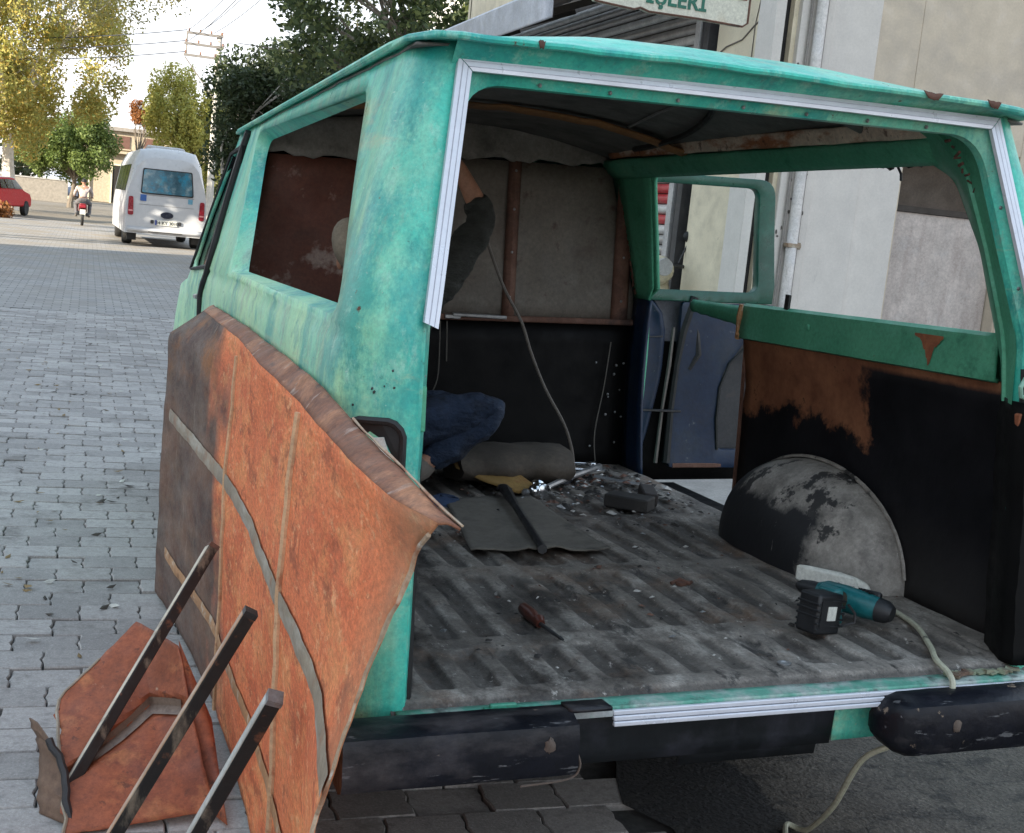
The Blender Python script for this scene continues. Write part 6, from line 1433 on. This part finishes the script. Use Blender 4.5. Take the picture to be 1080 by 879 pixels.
def tree(label, base, h_trunk, c, rad, ncl, clr, nleaf, size, M_, tr, seed, bark=BARK, name='broadleaf_tree', stretch=1., nlimb=14, hole=.0, lower=-1.):
    rr_ = random.Random(seed); B = Vector(base); C_ = Vector(c)
    o = wthing(name, B, label, 'tree'); cl = []
    while len(cl) < ncl:
        d = Vector((rr_.gauss(0, 1), rr_.gauss(0, 1), rr_.gauss(0, 1))).normalized()
        if d.z < lower: continue
        k = rr_.random()**.42
        q = C_+Vector((d.x*rad[0]*k, d.y*rad[1]*k, d.z*rad[2]*k)); cl.append((q.x, q.y, q.z, clr*rr_.uniform(.55, 1.25), stretch))
    crown('crown', cl, nleaf, size, M_, o, seed, B)
    top = Vector((B.x+rr_.uniform(-.2, .2), B.y, h_trunk)); cz = Vector((C_.x, C_.y, C_.z))
    m = MB(); m.tube([Vector((0, 0, -.05)), Vector((0, 0, .3)), (top-B)*.6+Vector((rr_.uniform(-.06, .06), 0, 0)), top-B], [tr*1.35, tr*1.05, tr*.85, tr*.75], 10); m.build('trunk', bark, o)
    m = MB()
    for k in range(nlimb):
        q = Vector(cl[(k*7) % ncl][:3]); mid = top.lerp(q, .5)+Vector((rr_.uniform(-.3, .3), rr_.uniform(-.3, .3), .15*(q-top).length))
        m.tube([top-B, top.lerp(mid, .5)-B+Vector((0, 0, .1)), mid-B, q-B], [tr*.5, tr*.32, tr*.2, tr*.06], 6, cap=False)
        for j in range(2):
            e = q+Vector((rr_.gauss(0, clr), rr_.gauss(0, clr), rr_.gauss(0, clr*.7))); m.tube([mid-B, mid.lerp(e, .6)-B+Vector((0, 0, .08)), e-B], [tr*.13, tr*.08, tr*.03], 5, cap=False)
    m.build('limbs', bark, o); return o
L_GOLD = make_leaf('golden_leaf', (.44, .38, .10), (.30, .34, .10), (.58, .40, .09)); L_GREEN = make_leaf('mid_green_leaf', (.13, .19, .05), (.22, .27, .07))
L_POP = make_leaf('poplar_leaf', (.52, .48, .13), (.36, .40, .11), (.60, .52, .14)); L_DARK = make_leaf('dark_olive_leaf', (.030, .048, .018), (.055, .080, .030), (.095, .115, .05))
L_PLANE = make_leaf('plane_leaf', (.050, .075, .028), (.09, .12, .042), (.22, .25, .08)); L_ORANGE = make_leaf('orange_leaf', (.32, .12, .03), (.22, .10, .03)); L_SPARSE = make_leaf('yellow_green_leaf', (.26, .24, .08), (.32, .28, .10), (.2, .16, .09))
tree('big golden autumn tree with a whitewashed trunk behind the red car', (-4.75, 60, 0), 3.4, (-6.6, 60, 7.9), (7.2, 5.0, 6.2), 170, .92, 95000, .085, L_GOLD, .30, 21, WHITEBARK, lower=-1)
tree('thin branches with sparse yellow-green leaves hanging in from the upper left', (-5.2, 33, 0), 5.0, (-2.0, 34, 7.6), (4.4, 2.0, 1.9), 70, .50, 9000, .050, L_SPARSE, .20, 22, nlimb=26)
tree('round mid-green tree behind the motorcycle', (-2.4, 78, 0), 1.6, (-2.6, 78, 3.7), (2.9, 2.2, 2.0), 52, .75, 30000, .085, L_GREEN, .16, 23)
tree('yellow-green upright poplar behind the minibus', (2.9, 62, 0), 2.2, (2.8, 62, 4.5), (2.1, 1.5, 2.7), 75, .36, 30000, .075, L_POP, .16, 24, stretch=2.6, name='poplar_tree')
tree('small orange autumn tree beside the poplar', (1.5, 80, 0), 3.0, (1.6, 80, 6.0), (.9, .8, .8), 16, .40, 3500, .07, L_ORANGE, .10, 25)
tree('dark dense evergreen with a pale trunk right of the minibus', (1.75, 29, 0), 1.5, (2.75, 29, 3.3), (1.65, 1.6, 2.1), 95, .50, 36000, .058, L_DARK, .13, 26, WHITEBARK, name='evergreen_tree')
tree('leafy plane tree with a dark crown rising just behind the van roof', (4.6, 22, 0), 3.0, (4.2, 22, 5.4), (2.7, 2.3, 2.3), 95, .46, 15000, .070, L_PLANE, .20, 27, nlimb=20, name='plane_tree')
tree('dark bushy tree between the evergreen and the plane tree', (4.1, 26, 0), 1.6, (4.3, 26.5, 3.9), (1.8, 1.6, 1.9), 60, .55, 18000, .06, L_DARK, .14, 28, name='evergreen_tree')
tree('roadside tree on the left of the street casting dappled shade', (-8.5, 30, 0), 3.0, (-8.8, 30, 6.6), (3.0, 3.4, 3.2), 46, 1.0, 5200, .17, L_GREEN, .22, 29)
tree('second roadside tree on the left of the street', (-9.5, 39, 0), 3.0, (-9.5, 39, 6.8), (3.0, 3.4, 3.0), 46, 1.0, 5200, .17, L_GREEN, .22, 30)
tree('third roadside tree on the left beyond the car', (-10.5, 49.5, 0), 3.0, (-10.5, 49.5, 6.4), (2.4, 2.2, 2.8), 40, .9, 4200, .17, L_GREEN, .22, 31)
lp_ = wthing('leaf_heap', (-4.7, 48.0, 0), 'heap of orange fallen leaves in front of the red car at the left edge', 'leaf heap')
crown('leaves', [(-4.95+.45*k, 48+.2*k, .22, .55, .75) for k in range(-3, 2)], 2400, .08, L_ORANGE, lp_, 40, (-4.7, 48.0, 0))
# distant hedge line and trees closing the view
hz = []
rr = random.Random(5)
for k in range(60): hz.append((rr.uniform(-40, -5), 100+rr.uniform(-4, 4), rr.uniform(.6, 4.5), rr.uniform(1.2, 2.2)))
for k in range(70): hz.append((rr.uniform(7, 60), 105+rr.uniform(-6, 6), rr.uniform(.6, 6.5), rr.uniform(1.2, 2.4)))
hd = crown('hedge', hz, 26000, .26, make_leaf('hedge_leaf', (.045, .06, .025), (.085, .095, .04)), None, 50, (0, 100, 0)); hd.location = (0, 100, 0); hd['kind'] = 'stuff'; tag(hd, 'far-off belt of trees and hedges closing the end of the street', 'hedge')
